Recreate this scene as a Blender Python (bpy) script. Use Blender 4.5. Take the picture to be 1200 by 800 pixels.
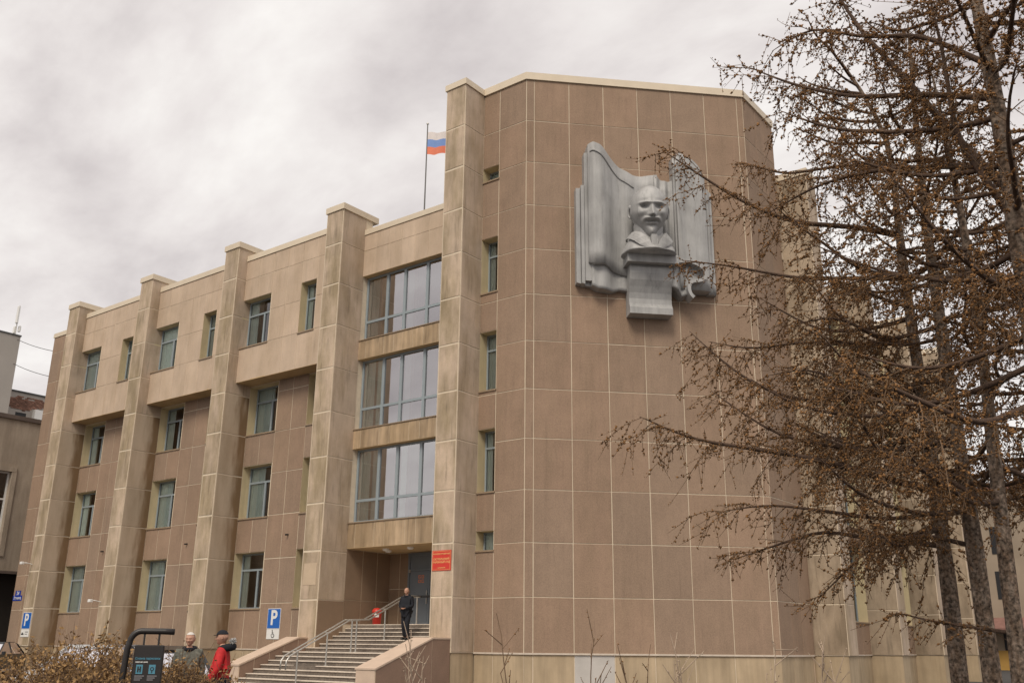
import bpy, bmesh, math, random
import numpy as np
from mathutils import Matrix, Vector
R = math.radians
for o in list(bpy.data.objects): bpy.data.objects.remove(o)
SC = bpy.context.scene
COL = SC.collection

# ------------------------------------------------------------------ frame of the place
# x runs along the left wing towards its corner, -y points out of that wing, z up, ground = 0.
G = 1.30                        # height of the plinth line above the ground
def W(u, v, z): return (u, -v, z + G)      # (along wing, out of wing, above plinth line) -> world
F_PX, PITCH, ROLL = 1125.4, R(17.506), R(0.5617)
HEAD = R(127.5)
CAMU = (19.83, 26.63, 0.2735)
_U = (math.sin(HEAD), math.cos(HEAD)); _N = (math.cos(HEAD), -math.sin(HEAD))
def cam2uv(x, y): return (x*_U[0] + y*_U[1], x*_N[0] + y*_N[1])

# ------------------------------------------------------------------ camera
cam = bpy.data.cameras.new('camera'); camo = bpy.data.objects.new('camera', cam); COL.objects.link(camo)
cam.sensor_width = 36.0; cam.lens = F_PX/1200*36.0; cam.clip_start = 0.1; cam.clip_end = 3000
cp, sp, cr, sr = math.cos(PITCH), math.sin(PITCH), math.cos(ROLL), math.sin(ROLL)
def w3(x, y, z):
    u, v = cam2uv(x, y); return Vector((u, -v, z))
fwd = w3(0, cp, sp); up0 = w3(0, -sp, cp); rt0 = w3(1, 0, 0)
rt = rt0*cr + up0*sr; up = up0*cr - rt0*sr
M = Matrix((rt, up, -fwd)).transposed().to_4x4(); M.translation = Vector(W(*CAMU))
camo.matrix_world = M
SC.camera = camo

# ------------------------------------------------------------------ world: overcast sky
world = bpy.data.worlds.new('World'); SC.world = world; world.use_nodes = True
nt = world.node_tree; N = nt.nodes; L = nt.links; N.clear()
SUN_EL, SUN_AZ = R(48), R(20)      # azimuth from the wing's outward normal towards +x
out = N.new('ShaderNodeOutputWorld'); bg1 = N.new('ShaderNodeBackground'); bg2 = N.new('ShaderNodeBackground')
mix = N.new('ShaderNodeMixShader'); sky = N.new('ShaderNodeTexSky')
sky.sky_type = 'NISHITA'; sky.sun_disc = False; sky.sun_elevation = SUN_EL; sky.sun_rotation = math.pi - SUN_AZ
bg1.inputs['Strength'].default_value = 0.06; L.new(sky.outputs[0], bg1.inputs['Color'])
tc = N.new('ShaderNodeTexCoord'); sep = N.new('ShaderNodeSeparateXYZ'); L.new(tc.outputs['Generated'], sep.inputs[0])
ab = N.new('ShaderNodeMath'); ab.operation = 'ABSOLUTE'; L.new(sep.outputs['Z'], ab.inputs[0])
ad = N.new('ShaderNodeMath'); ad.operation = 'ADD'; ad.inputs[1].default_value = 0.28; L.new(ab.outputs[0], ad.inputs[0])
dv = N.new('ShaderNodeVectorMath'); dv.operation = 'DIVIDE'; L.new(tc.outputs['Generated'], dv.inputs[0]); L.new(ad.outputs[0], dv.inputs[1])
mp = N.new('ShaderNodeMapping'); mp.inputs['Scale'].default_value = (1.0, 1.7, 1.0); mp.inputs['Rotation'].default_value = (0, 0, R(28)); L.new(dv.outputs[0], mp.inputs[0])
nz = N.new('ShaderNodeTexNoise'); nz.inputs['Scale'].default_value = 2.3; nz.inputs['Detail'].default_value = 9; nz.inputs['Roughness'].default_value = 0.56
nz.inputs['Distortion'].default_value = 0.15; L.new(mp.outputs[0], nz.inputs['Vector'])
rp = N.new('ShaderNodeValToRGB'); e = rp.color_ramp.elements
e[0].position = 0.30; e[0].color = (0.43, 0.395, 0.39, 1); e[1].position = 0.62; e[1].color = (0.66, 0.635, 0.61, 1)
m_ = e.new(0.47); m_.color = (0.56, 0.525, 0.51, 1)
L.new(nz.outputs['Fac'], rp.inputs[0]); L.new(rp.outputs[0], bg2.inputs['Color']); bg2.inputs['Strength'].default_value = 1.0
mix.inputs[0].default_value = 0.95; L.new(bg1.outputs[0], mix.inputs[1]); L.new(bg2.outputs[0], mix.inputs[2]); L.new(mix.outputs[0], out.inputs[0])

sl = bpy.data.lights.new('sun', 'SUN'); sl.energy = 1.5; sl.angle = R(24); sl.color = (1.0, 0.91, 0.77)
so = bpy.data.objects.new('sun', sl); COL.objects.link(so)
sd = Vector((math.sin(SUN_AZ)*math.cos(SUN_EL), -math.cos(SUN_AZ)*math.cos(SUN_EL), math.sin(SUN_EL)))   # towards the sun
so.rotation_euler = sd.to_track_quat('Z', 'Y').to_euler(); so.location = sd*200

SC.view_settings.view_transform = 'Standard'; SC.view_settings.look = 'None'
SC.view_settings.exposure = 0.62; SC.view_settings.gamma = 1.0; SC.view_settings.use_curve_mapping = False
SC.render.engine = 'CYCLES'; SC.render.resolution_x = 1024; SC.render.resolution_y = 682

# ------------------------------------------------------------------ helpers
class MB:
    """collects faces of ONE mesh"""
    def __init__(s): s.v = []; s.f = []; s.m = []
    def quad(s, a, b, c, d, m=0):
        n = len(s.v); s.v += [tuple(a), tuple(b), tuple(c), tuple(d)]; s.f.append((n, n+1, n+2, n+3)); s.m.append(m)
    def poly(s, pts, m=0):
        n = len(s.v); s.v += [tuple(p) for p in pts]; s.f.append(tuple(range(n, n+len(pts)))); s.m.append(m)
    def box(s, x0, x1, y0, y1, z0, z1, m=0):
        if x1 < x0: x0, x1 = x1, x0
        if y1 < y0: y0, y1 = y1, y0
        if z1 < z0: z0, z1 = z1, z0
        n = len(s.v)
        s.v += [(x0,y0,z0),(x1,y0,z0),(x1,y1,z0),(x0,y1,z0),(x0,y0,z1),(x1,y0,z1),(x1,y1,z1),(x0,y1,z1)]
        s.f += [(n+3,n+2,n+1,n),(n+4,n+5,n+6,n+7),(n,n+1,n+5,n+4),(n+1,n+2,n+6,n+5),(n+2,n+3,n+7,n+6),(n+3,n,n+4,n+7)]
        s.m += [m]*6
    def bbox(s, x0, x1, y0, y1, z0, z1, b=0.01, m=0):
        """box with chamfered vertical and top edges"""
        prof = [(x0+b,y0),(x1-b,y0),(x1,y0+b),(x1,y1-b),(x1-b,y1),(x0+b,y1),(x0,y1-b),(x0,y0+b)]
        prof2 = [(x0+2*b,y0+b),(x1-2*b,y0+b),(x1-b,y0+2*b),(x1-b,y1-2*b),(x1-2*b,y1-b),(x0+2*b,y1-b),(x0+b,y1-2*b),(x0+b,y0+2*b)]
        n = len(s.v)
        for z, p in ((z0, prof), (z1-b, prof), (z1, prof2)): s.v += [(x, y, z) for x, y in p]
        for k in range(2):
            for i in range(8): s.f.append((n+k*8+i, n+k*8+(i+1)%8, n+k*8+8+(i+1)%8, n+k*8+8+i)); s.m.append(m)
        s.f.append(tuple(n+16+i for i in range(8))); s.m.append(m)
        s.f.append(tuple(n+7-i for i in range(8))); s.m.append(m)
    def prism(s, poly, d0, d1, axis='y', m=0):
        """extrude a 2d outline; axis y: outline is (x,z), axis x: outline is (y,z), axis z: outline is (x,y)"""
        def P(a, b, d): return (a, d, b) if axis == 'y' else ((d, a, b) if axis == 'x' else (a, b, d))
        n = len(s.v); k = len(poly)
        s.v += [P(a, b, d0) for a, b in poly] + [P(a, b, d1) for a, b in poly]
        s.f.append(tuple(range(n, n+k))); s.f.append(tuple(range(n+2*k-1, n+k-1, -1))); s.m += [m, m]
        for i in range(k):
            j = (i+1) % k; s.f.append((n+i, n+k+i, n+k+j, n+j)); s.m.append(m)
    def tube(s, pts, rad, k=6, m=0, cap=True):
        pts = [Vector(p) for p in pts]
        if not hasattr(rad, '__len__'): rad = [rad]*len(pts)
        n0 = len(s.v); ref = Vector((0.31, 0.17, 0.93))
        for i, p in enumerate(pts):
            t = (pts[min(i+1, len(pts)-1)] - pts[max(i-1, 0)]); t = t.normalized() if t.length > 1e-9 else Vector((0, 0, 1))
            a = t.cross(ref)
            if a.length < 0.05: a = t.cross(Vector((1, 0, 0)))
            a.normalize(); b = t.cross(a)
            for j in range(k):
                w = 2*math.pi*j/k; q = p + a*(math.cos(w)*rad[i]) + b*(math.sin(w)*rad[i]); s.v.append((q.x, q.y, q.z))
        for i in range(len(pts)-1):
            for j in range(k):
                s.f.append((n0+i*k+j, n0+i*k+(j+1)%k, n0+(i+1)*k+(j+1)%k, n0+(i+1)*k+j)); s.m.append(m)
        if cap:
            s.f.append(tuple(n0+k-1-j for j in range(k))); e_ = n0+(len(pts)-1)*k
            s.f.append(tuple(e_+j for j in range(k))); s.m += [m, m]
    def lathe(s, prof, cx, cy, k=16, m=0, sx=1, sy=1):
        n = len(s.v)
        for r_, z_ in prof:
            for j in range(k):
                w = 2*math.pi*j/k; s.v.append((cx+math.cos(w)*r_*sx, cy+math.sin(w)*r_*sy, z_))
        for i in range(len(prof)-1):
            for j in range(k): s.f.append((n+i*k+j, n+i*k+(j+1)%k, n+(i+1)*k+(j+1)%k, n+(i+1)*k+j)); s.m.append(m)
    def mesh(s, name, mats=(), smooth=False):
        me = bpy.data.meshes.new(name); me.from_pydata(s.v, [], s.f); me.update()
        for mt in mats: me.materials.append(mt)
        if len(mats) > 1: me.polygons.foreach_set('material_index', s.m)
        if smooth: me.polygons.foreach_set('use_smooth', [True]*len(me.polygons))
        return me
    def build(s, name, mat, parent=None, smooth=False, loc=None, rz=0):
        mats = mat if isinstance(mat, (list, tuple)) else [mat]
        return obj(name, s.mesh(name, mats, smooth), parent, loc, rz)

def obj(name, me, parent=None, loc=None, rz=0):
    o = bpy.data.objects.new(name, me); COL.objects.link(o)
    if parent is not None: o.parent = parent
    if loc is not None: o.location = loc
    if rz: o.rotation_euler = (0, 0, rz)
    return o
def empty(name, loc=(0, 0, 0), rz=0): return obj(name, None, None, loc, rz)
def tag(o, label=None, cat=None, group=None, kind=None):
    if label: o['label'] = label
    if cat: o['category'] = cat
    if group: o['group'] = group
    if kind: o['kind'] = kind
    return o
def from_np(name, verts, faces, mat, parent=None, k=3):
    me = bpy.data.meshes.new(name)
    me.vertices.add(len(verts)); me.vertices.foreach_set('co', np.asarray(verts, np.float32).ravel())
    nf = len(faces); me.loops.add(nf*k); me.loops.foreach_set('vertex_index', np.asarray(faces, np.int32).ravel())
    me.polygons.add(nf); me.polygons.foreach_set('loop_start', np.arange(0, nf*k, k, dtype=np.int32))
    me.update(calc_edges=True); me.validate()
    for m in (mat if isinstance(mat, (list, tuple)) else [mat]): me.materials.append(m)
    return obj(name, me, parent)

# ------------------------------------------------------------------ materials
def mat(name, col, rough=0.8, var=0.10, scale=6.0, fine=0.0, fscale=140.0, bump=0.0, rnd=0.0, streak=0.0, stain=None, stain_amt=0.0, metal=0.0, spec=0.35, stain_scale=0.35, drip=0.0, hue=None):
    """base colour with uneven tone (var), fine grain, per-object tone (rnd), vertical weather streaks and blotchy stains"""
    m = bpy.data.materials.new(name); m.use_nodes = True
    t = m.node_tree; n = t.nodes; l = t.links
    b = n['Principled BSDF']; b.inputs['Roughness'].default_value = rough; b.inputs['Metallic'].default_value = metal
    b.inputs['Specular IOR Level'].default_value = spec
    geo = n.new('ShaderNodeNewGeometry'); pos = geo.outputs['Position']
    def noise(sc, det, vec=None, r_=0.55):
        x = n.new('ShaderNodeTexNoise'); x.inputs['Scale'].default_value = sc; x.inputs['Detail'].default_value = det; x.inputs['Roughness'].default_value = r_
        l.new(vec if vec is not None else pos, x.inputs['Vector']); return x.outputs['Fac']
    def rng(x, lo, hi, a=0.25, c=0.75):
        q = n.new('ShaderNodeMapRange'); q.inputs['From Min'].default_value = a; q.inputs['From Max'].default_value = c
        q.inputs['To Min'].default_value = lo; q.inputs['To Max'].default_value = hi; l.new(x, q.inputs['Value']); return q.outputs[0]
    def mul(a, c):
        q = n.new('ShaderNodeMath'); q.operation = 'MULTIPLY'; l.new(a, q.inputs[0]); l.new(c, q.inputs[1]); return q.outputs[0]
    fac = rng(noise(scale, 4), 1-var, 1+var)
    if fine: fac = mul(fac, rng(noise(fscale, 2), 1-fine, 1+fine, 0.3, 0.7))
    if rnd:
        oi = n.new('ShaderNodeObjectInfo'); fac = mul(fac, rng(oi.outputs['Random'], 1-rnd, 1+rnd, 0, 1))
    if streak:
        mp_ = n.new('ShaderNodeMapping'); mp_.inputs['Scale'].default_value = (1, 1, 0.06); l.new(pos, mp_.inputs['Vector'])
        fac = mul(fac, rng(noise(5.0, 4, mp_.outputs[0]), 1-streak, 1+streak*0.5, 0.3, 0.65))
    rgb = n.new('ShaderNodeRGB'); rgb.outputs[0].default_value = (*col, 1); c = rgb.outputs[0]
    if stain is not None:
        mx = n.new('ShaderNodeMix'); mx.data_type = 'RGBA'; l.new(c, mx.inputs['A']); mx.inputs['B'].default_value = (*stain, 1)
        mp2 = n.new('ShaderNodeMapping'); mp2.inputs['Scale'].default_value = (1, 1, 0.3); l.new(pos, mp2.inputs['Vector'])
        l.new(rng(noise(stain_scale*4, 5, mp2.outputs[0], 0.6), 0, stain_amt, 0.40, 0.66), mx.inputs['Factor']); c = mx.outputs['Result']
    if hue is not None:                      # slabs from different batches
        oi2 = n.new('ShaderNodeObjectInfo'); mh = n.new('ShaderNodeMix'); mh.data_type = 'RGBA'; l.new(c, mh.inputs['A']); mh.inputs['B'].default_value = (*hue, 1)
        w_ = n.new('ShaderNodeMath'); w_.operation = 'FRACT'; w2 = n.new('ShaderNodeMath'); w2.operation = 'MULTIPLY'; w2.inputs[1].default_value = 7.31; l.new(oi2.outputs['Random'], w2.inputs[0]); l.new(w2.outputs[0], w_.inputs[0])
        l.new(rng(w_.outputs[0], 0, 0.75, 0.45, 1.0), mh.inputs['Factor']); c = mh.outputs['Result']
    if drip:                                 # separate rain runs with ends of their own
        mp3 = n.new('ShaderNodeMapping'); mp3.inputs['Scale'].default_value = (1, 1, 0.10); l.new(pos, mp3.inputs['Vector'])
        fac = mul(fac, rng(noise(8.0, 3, mp3.outputs[0], 0.6), 1, 1-drip, 0.56, 0.72))
        fac = mul(fac, rng(noise(1.1, 3), 1-drip*0.4, 1+drip*0.25, 0.35, 0.65))
    vm = n.new('ShaderNodeVectorMath'); vm.operation = 'SCALE'; l.new(c, vm.inputs[0]); l.new(fac, vm.inputs['Scale'])
    l.new(vm.outputs[0], b.inputs['Base Color'])
    if bump:
        bp = n.new('ShaderNodeBump'); bp.inputs['Strength'].default_value = bump; bp.inputs['Distance'].default_value = 0.01
        l.new(noise(fscale, 3), bp.inputs['Height']); l.new(bp.outputs[0], b.inputs['Normal'])
    return m

MT = {}
MT['brown'] = mat('brown_pebble_panel', (0.318, 0.217, 0.153), 0.9, 0.07, 1.3, 0.12, 30, 0.3, 0.06, 0.05, (0.27, 0.19, 0.13), 0.55, drip=0.10, hue=(0.285, 0.207, 0.152))
MT['cream'] = mat('cream_panel', (0.55, 0.425, 0.32), 0.85, 0.05, 1.5, 0.06, 40, 0.12, 0.05, 0.035, (0.44, 0.33, 0.23), 0.55, drip=0.14)
MT['pillar'] = mat('pillar_panel', (0.54, 0.42, 0.315), 0.85, 0.06, 1.4, 0.07, 40, 0.15, 0.06, 0.05, (0.31, 0.24, 0.15), 0.95, drip=0.30)
MT['pillar_side'] = mat('pillar_side_panel', (0.52, 0.41, 0.315), 0.85, 0.05, 1.4, 0.06, 40, 0.15, 0.05, 0.04, (0.35, 0.265, 0.175), 0.8, drip=0.24)
MT['spandrel'] = mat('spandrel_panel', (0.45, 0.33, 0.215), 0.85, 0.08, 2.0, 0.05, 60, 0.12, 0.10, 0.28, (0.30, 0.21, 0.12), 0.7, drip=0.30)
MT['pillar_shaded'] = mat('shaded_weathered_pillar_panel', (0.42, 0.33, 0.24), 0.9, 0.08, 1.4, 0.07, 40, 0.15, 0.08, 0.06, (0.25, 0.19, 0.13), 0.9, drip=0.28)  # larch shade painted into the base colour, with stains and drips on top
MT['mortar'] = mat('mortar', (0.66, 0.56, 0.43), 0.9, 0.10, 4.0)
MT['reveal'] = mat('reveal_plaster', (0.60, 0.50, 0.31), 0.85, 0.08, 2.0, 0.0, 60, 0.0, 0.0, 0.08)
MT['coping'] = mat('coping_metal', (0.66, 0.56, 0.43), 0.55, 0.05, 2.0, 0, 60, 0, 0.03, 0.0, None, 0, 0.0, 0.5)
MT['plinth'] = mat('plinth_panel', (0.45, 0.35, 0.235), 0.85, 0.10, 1.5, 0.06, 60, 0.2, 0.06, 0.15, (0.33, 0.25, 0.16), 0.6)
MT['plinth_cream'] = mat('repair_render', (0.54, 0.42, 0.30), 0.85, 0.10, 2.0, 0.05, 60, 0.1)
MT['plinth_grey'] = mat('grey_plinth_panel', (0.50, 0.47, 0.44), 0.85, 0.10, 2.0, 0.05, 60, 0.1)
MT['soffit'] = mat('soffit_plaster', (0.50, 0.36, 0.20), 0.85, 0.15, 1.5, 0, 60, 0, 0, 0)
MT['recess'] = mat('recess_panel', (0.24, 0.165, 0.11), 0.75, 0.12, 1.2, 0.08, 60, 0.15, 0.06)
MT['frame'] = mat('window_frame_paint', (0.27, 0.315, 0.34), 0.4, 0.04, 5.0, spec=0.5)
MT['sill'] = mat('sill_metal', (0.30, 0.22, 0.15), 0.5, 0.08, 5.0)
MT['curtain'] = mat('curtain_cloth', (0.68, 0.76, 0.72), 0.9, 0.08, 3.0, rnd=0.30)
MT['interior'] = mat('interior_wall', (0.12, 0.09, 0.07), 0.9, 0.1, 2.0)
MT['brown_curtain'] = mat('orange_curtain', (0.50, 0.27, 0.10), 0.9, 0.1, 3.0)
MT['roof'] = mat('roof_felt', (0.10, 0.10, 0.10), 0.9, 0.2, 2.0)
MT['concrete'] = mat('stair_concrete', (0.17, 0.14, 0.115), 0.9, 0.30, 9.0, 0.3, 60, 0.4, 0.05)
MT['nosing'] = mat('step_edge', (0.58, 0.50, 0.42), 0.8, 0.12, 6.0, 0.05, 60)
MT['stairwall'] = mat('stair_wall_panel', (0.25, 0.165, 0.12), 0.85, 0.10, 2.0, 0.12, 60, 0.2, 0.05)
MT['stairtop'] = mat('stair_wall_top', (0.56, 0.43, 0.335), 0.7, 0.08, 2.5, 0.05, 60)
MT['steel'] = mat('rail_steel', (0.52, 0.50, 0.46), 0.38, 0.06, 8.0, metal=0.7)
MT['dark'] = mat('dark_plastic', (0.02, 0.02, 0.022), 0.5, 0.1, 5.0)
MT['black_metal'] = mat('black_powder_coat', (0.022, 0.018, 0.017), 0.42, 0.1, 8.0, spec=0.5)
MT['white'] = mat('white_paint', (0.75, 0.74, 0.72), 0.5, 0.04, 6.0)
MT['blue'] = mat('sign_blue', (0.015, 0.12, 0.46), 0.4, 0.04, 5.0)
MT['deepblue'] = mat('plate_blue', (0.02, 0.05, 0.33), 0.4, 0.04, 5.0)
MT['red'] = mat('sign_red', (0.60, 0.045, 0.03), 0.4, 0.05, 5.0)
MT['gold'] = mat('sign_gold', (0.75, 0.42, 0.16), 0.5, 0.05, 5.0)
MT['orange'] = mat('orange_marks', (0.65, 0.20, 0.08), 0.5, 0.05, 5.0)
MT['door'] = mat('door_paint', (0.15, 0.175, 0.20), 0.45, 0.06, 2.0)
MT['stone'] = mat('relief_metal', (0.40, 0.395, 0.39), 0.62, 0.08, 1.2, 0.05, 30, 0.1, 0.0, 0.10, (0.30, 0.295, 0.29), 0.7, 0.15, 0.4, 0.6, drip=0.22)
MT['asphalt'] = mat('asphalt', (0.055, 0.052, 0.05), 0.9, 0.25, 0.6, 0.3, 40, 0.3)
MT['paving'] = mat('paving', (0.17, 0.15, 0.135), 0.9, 0.2, 1.0, 0.2, 40, 0.3)
MT['bark'] = mat('larch_bark', (0.13, 0.088, 0.060), 0.95, 0.45, 14.0, 0.75, 26, 1.0, 0, 0, (0.24, 0.19, 0.15), 0.8, stain_scale=4.0)
MT['limb'] = mat('larch_limb', (0.095, 0.060, 0.042), 0.95, 0.35, 9.0, 0.3, 60, 0.6)
MT['twig'] = mat('larch_twig', (0.17, 0.11, 0.068), 0.9, 0.35, 4.0)
MT['cone'] = mat('larch_cone', (0.215, 0.108, 0.040), 0.9, 0.75, 16.0)
MT['old'] = mat('old_stucco', (0.40, 0.33, 0.26), 0.92, 0.12, 0.5, 0.10, 18, 0.3, 0, 0.10, (0.27, 0.215, 0.165), 0.7)
MT['old_grey'] = mat('grey_stucco', (0.40, 0.365, 0.33), 0.92, 0.06, 0.5, 0.06, 20, 0.1)
MT['brick'] = mat('bare_brick', (0.23, 0.125, 0.09), 0.92, 0.25, 3.0, rnd=0.3)
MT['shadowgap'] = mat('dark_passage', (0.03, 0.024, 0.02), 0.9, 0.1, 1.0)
MT['tile'] = mat('roof_tile', (0.20, 0.105, 0.085), 0.85, 0.2, 3.0, rnd=0.2)
MT['yellow'] = mat('yellow_wall', (0.42, 0.25, 0.07), 0.85, 0.12, 1.0)

def wash(m, amount, lo, hi, dark):
    """rusty run-off stain along one upright edge of a panel"""
    t = m.node_tree; n = t.nodes; l = t.links; b = n['Principled BSDF']; src = b.inputs['Base Color'].links[0].from_socket
    tc_ = n.new('ShaderNodeTexCoord'); sx = n.new('ShaderNodeSeparateXYZ'); l.new(tc_.outputs['Object'], sx.inputs[0])
    geo = n.new('ShaderNodeNewGeometry'); mp_ = n.new('ShaderNodeMapping'); mp_.inputs['Scale'].default_value = (2.2, 2.2, 0.45); l.new(geo.outputs['Position'], mp_.inputs['Vector'])
    nz_ = n.new('ShaderNodeTexNoise'); nz_.inputs['Scale'].default_value = 1.6; nz_.inputs['Detail'].default_value = 4; l.new(mp_.outputs[0], nz_.inputs['Vector'])
    a = n.new('ShaderNodeMath'); a.operation = 'MULTIPLY_ADD'; a.inputs[1].default_value = 1.1; a.inputs[2].default_value = -0.55; l.new(nz_.outputs['Fac'], a.inputs[0])
    c = n.new('ShaderNodeMath'); c.operation = 'ADD'; l.new(sx.outputs['X'], c.inputs[0]); l.new(a.outputs[0], c.inputs[1])
    r_ = n.new('ShaderNodeMapRange'); r_.interpolation_type = 'SMOOTHSTEP'; r_.inputs['From Min'].default_value = lo; r_.inputs['From Max'].default_value = hi; r_.inputs['To Max'].default_value = amount; l.new(c.outputs[0], r_.inputs['Value'])
    mx = n.new('ShaderNodeMix'); mx.data_type = 'RGBA'; mx.inputs['B'].default_value = (*dark, 1); l.new(src, mx.inputs['A']); l.new(r_.outputs[0], mx.inputs['Factor']); l.new(mx.outputs['Result'], b.inputs['Base Color'])
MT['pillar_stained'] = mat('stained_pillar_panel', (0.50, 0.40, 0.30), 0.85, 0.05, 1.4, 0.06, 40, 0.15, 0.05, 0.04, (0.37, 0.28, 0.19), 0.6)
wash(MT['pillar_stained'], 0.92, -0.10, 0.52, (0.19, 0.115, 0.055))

def glass_mat(name, tint, refl, rough=0.03):
    m = bpy.data.materials.new(name); m.use_nodes = True; t = m.node_tree; n = t.nodes; l = t.links
    n.clear(); o = n.new('ShaderNodeOutputMaterial'); mx = n.new('ShaderNodeMixShader'); tr = n.new('ShaderNodeBsdfTransparent'); gl = n.new('ShaderNodeBsdfGlossy')
    tr.inputs['Color'].default_value = (*tint, 1); gl.inputs['Roughness'].default_value = rough; gl.inputs['Color'].default_value = (0.95, 0.93, 0.95, 1)
    fr = n.new('ShaderNodeFresnel'); fr.inputs['IOR'].default_value = 1.5
    a = n.new('ShaderNodeMath'); a.operation = 'ADD'; a.use_clamp = True; a.inputs[1].default_value = refl; l.new(fr.outputs[0], a.inputs[0])
    geo = n.new('ShaderNodeNewGeometry'); nz_ = n.new('ShaderNodeTexNoise'); nz_.inputs['Scale'].default_value = 0.9; l.new(geo.outputs['Position'], nz_.inputs['Vector'])
    bp = n.new('ShaderNodeBump'); bp.inputs['Strength'].default_value = 0.04; bp.inputs['Distance'].default_value = 0.05; l.new(nz_.outputs['Fac'], bp.inputs['Height']); l.new(bp.outputs[0], gl.inputs['Normal'])
    l.new(a.outputs[0], mx.inputs[0]); l.new(tr.outputs[0], mx.inputs[1]); l.new(gl.outputs[0], mx.inputs[2]); l.new(mx.outputs[0], o.inputs[0])
    return m
MT['glass'] = glass_mat('window_glass', (0.93, 0.97, 0.95), 0.10)
MT['coated'] = glass_mat('coated_glass', (0.78, 0.84, 0.82), 0.42)
MT['carglass'] = glass_mat('car_glass', (0.10, 0.11, 0.11), 0.05)

# ------------------------------------------------------------------ wall kit
class Frame:
    """a vertical wall plane: s along it, d outward, z above the plinth line"""
    def __init__(s, u, v, rot):
        s.o = Vector((u, -v, 0)); s.rot = rot; c, n_ = math.cos(rot), math.sin(rot)
        s.t = Vector((c, n_, 0)); s.n = Vector((n_, -c, 0))
    def P(s, a, d, z): return s.o + s.t*a + s.n*d + Vector((0, 0, z+G))
PANEL_CACHE = {}
def panel_mesh(w, h, mname, thick=0.014, b=0.006):
    key = (round(w, 3), round(h, 3), mname, thick)
    if key not in PANEL_CACHE:
        a, c = w/2, h/2; mb = MB()
        o0 = [(-a,0,-c),(a,0,-c),(a,0,c),(-a,0,c)]; o1 = [(-a,-thick+b,-c),(a,-thick+b,-c),(a,-thick+b,c),(-a,-thick+b,c)]
        a2, c2 = a-b, c-b; o2 = [(-a2,-thick,-c2),(a2,-thick,-c2),(a2,-thick,c2),(-a2,-thick,c2)]
        mb.v = o0+o1+o2
        for k in (0, 4):
            for i in range(4): mb.f.append((k+i, k+(i+1)%4, k+4+(i+1)%4, k+4+i))
        mb.f.append((8, 9, 10, 11)); mb.f.append((3, 2, 1, 0)); mb.m = [0]*len(mb.f)
        PANEL_CACHE[key] = mb.mesh('panel', [MT[mname]])
    return PANEL_CACHE[key]
def subtract(rects, op):
    res = []
    for (a0, a1, z0, z1) in rects:
        b0, b1, y0, y1 = op
        if b1 <= a0+1e-4 or b0 >= a1-1e-4 or y1 <= z0+1e-4 or y0 >= z1-1e-4: res.append((a0, a1, z0, z1)); continue
        if y0 > z0: res.append((a0, a1, z0, y0))
        if y1 < z1: res.append((a0, a1, y1, z1))
        m0, m1 = max(z0, y0), min(z1, y1)
        if b0 > a0: res.append((a0, b0, m0, m1))
        if b1 < a1: res.append((b1, a1, m0, m1))
    return res
rng_p = random.Random(5)
def panels(parent, fr, cols, rows, openings, mname, gap=0.03, name='wall_panel', d=0.0, pick=None):
    for i in range(len(cols)-1):
        for j in range(len(rows)-1):
            rs = [(cols[i], cols[i+1], rows[j], rows[j+1])]
            for op in openings: rs = subtract(rs, op)
            for (a0, a1, z0, z1) in rs:
                if a1-a0 < 0.12 or z1-z0 < 0.10: continue
                gp = gap*rng_p.choice((0.8, 1.0, 1.0, 1.25)); w, h = a1-a0-gp, z1-z0-gap*rng_p.choice((0.8, 1.0, 1.2))
                mn = pick(i, j) if pick else mname
                o = obj(name, panel_mesh(round(w, 3), round(h, 3), mn), parent)
                p = fr.P((a0+a1)/2, d - 0.001 + rng_p.uniform(-0.0015, 0.0015), (z0+z1)/2)
                o.location = p; o.rotation_euler = (rng_p.uniform(-.0012, .0012), 0, fr.rot + rng_p.uniform(-.0015, .0015))
def wall(bld, fr, s0, s1, z0, z1, openings, depth=0.4, extra_reveal=()):
    """backing wall with real openings and plastered reveals"""
    mb = MB(); rs = [(s0, s1, z0, z1)]
    for op in openings: rs = subtract(rs, op)
    for (a0, a1, b0, b1) in rs: mb.quad(fr.P(a0, 0, b0), fr.P(a1, 0, b0), fr.P(a1, 0, b1), fr.P(a0, 0, b1), 0)
    for (a0, a1, b0, b1) in openings:
        f, k = 0.004, -depth-0.12
        mb.quad(fr.P(a0, f, b0), fr.P(a0, f, b1), fr.P(a0, k, b1), fr.P(a0, k, b0), 1)
        mb.quad(fr.P(a1, f, b0), fr.P(a1, k, b0), fr.P(a1, k, b1), fr.P(a1, f, b1), 1)
        mb.quad(fr.P(a0, f, b1), fr.P(a1, f, b1), fr.P(a1, k, b1), fr.P(a0, k, b1), 1)
        mb.quad(fr.P(a0, f, b0), fr.P(a0, k, b0), fr.P(a1, k, b0), fr.P(a1, f, b0), 1)
    return mb.build('wall', [MT['mortar'], MT['reveal']], bld)
def fbox(mb, fr, a0, a1, d0, d1, z0, z1, m=0):
    p = [fr.P(a, d, z) for z in (z0, z1) for (a, d) in ((a0, d1), (a1, d1), (a1, d0), (a0, d0))]
    n = len(mb.v); mb.v += [tuple(q) for q in p]
    mb.f += [(n+3,n+2,n+1,n),(n+4,n+5,n+6,n+7),(n,n+1,n+5,n+4),(n+1,n+2,n+6,n+5),(n+2,n+3,n+7,n+6),(n+3,n,n+4,n+7)]; mb.m += [m]*6
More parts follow.
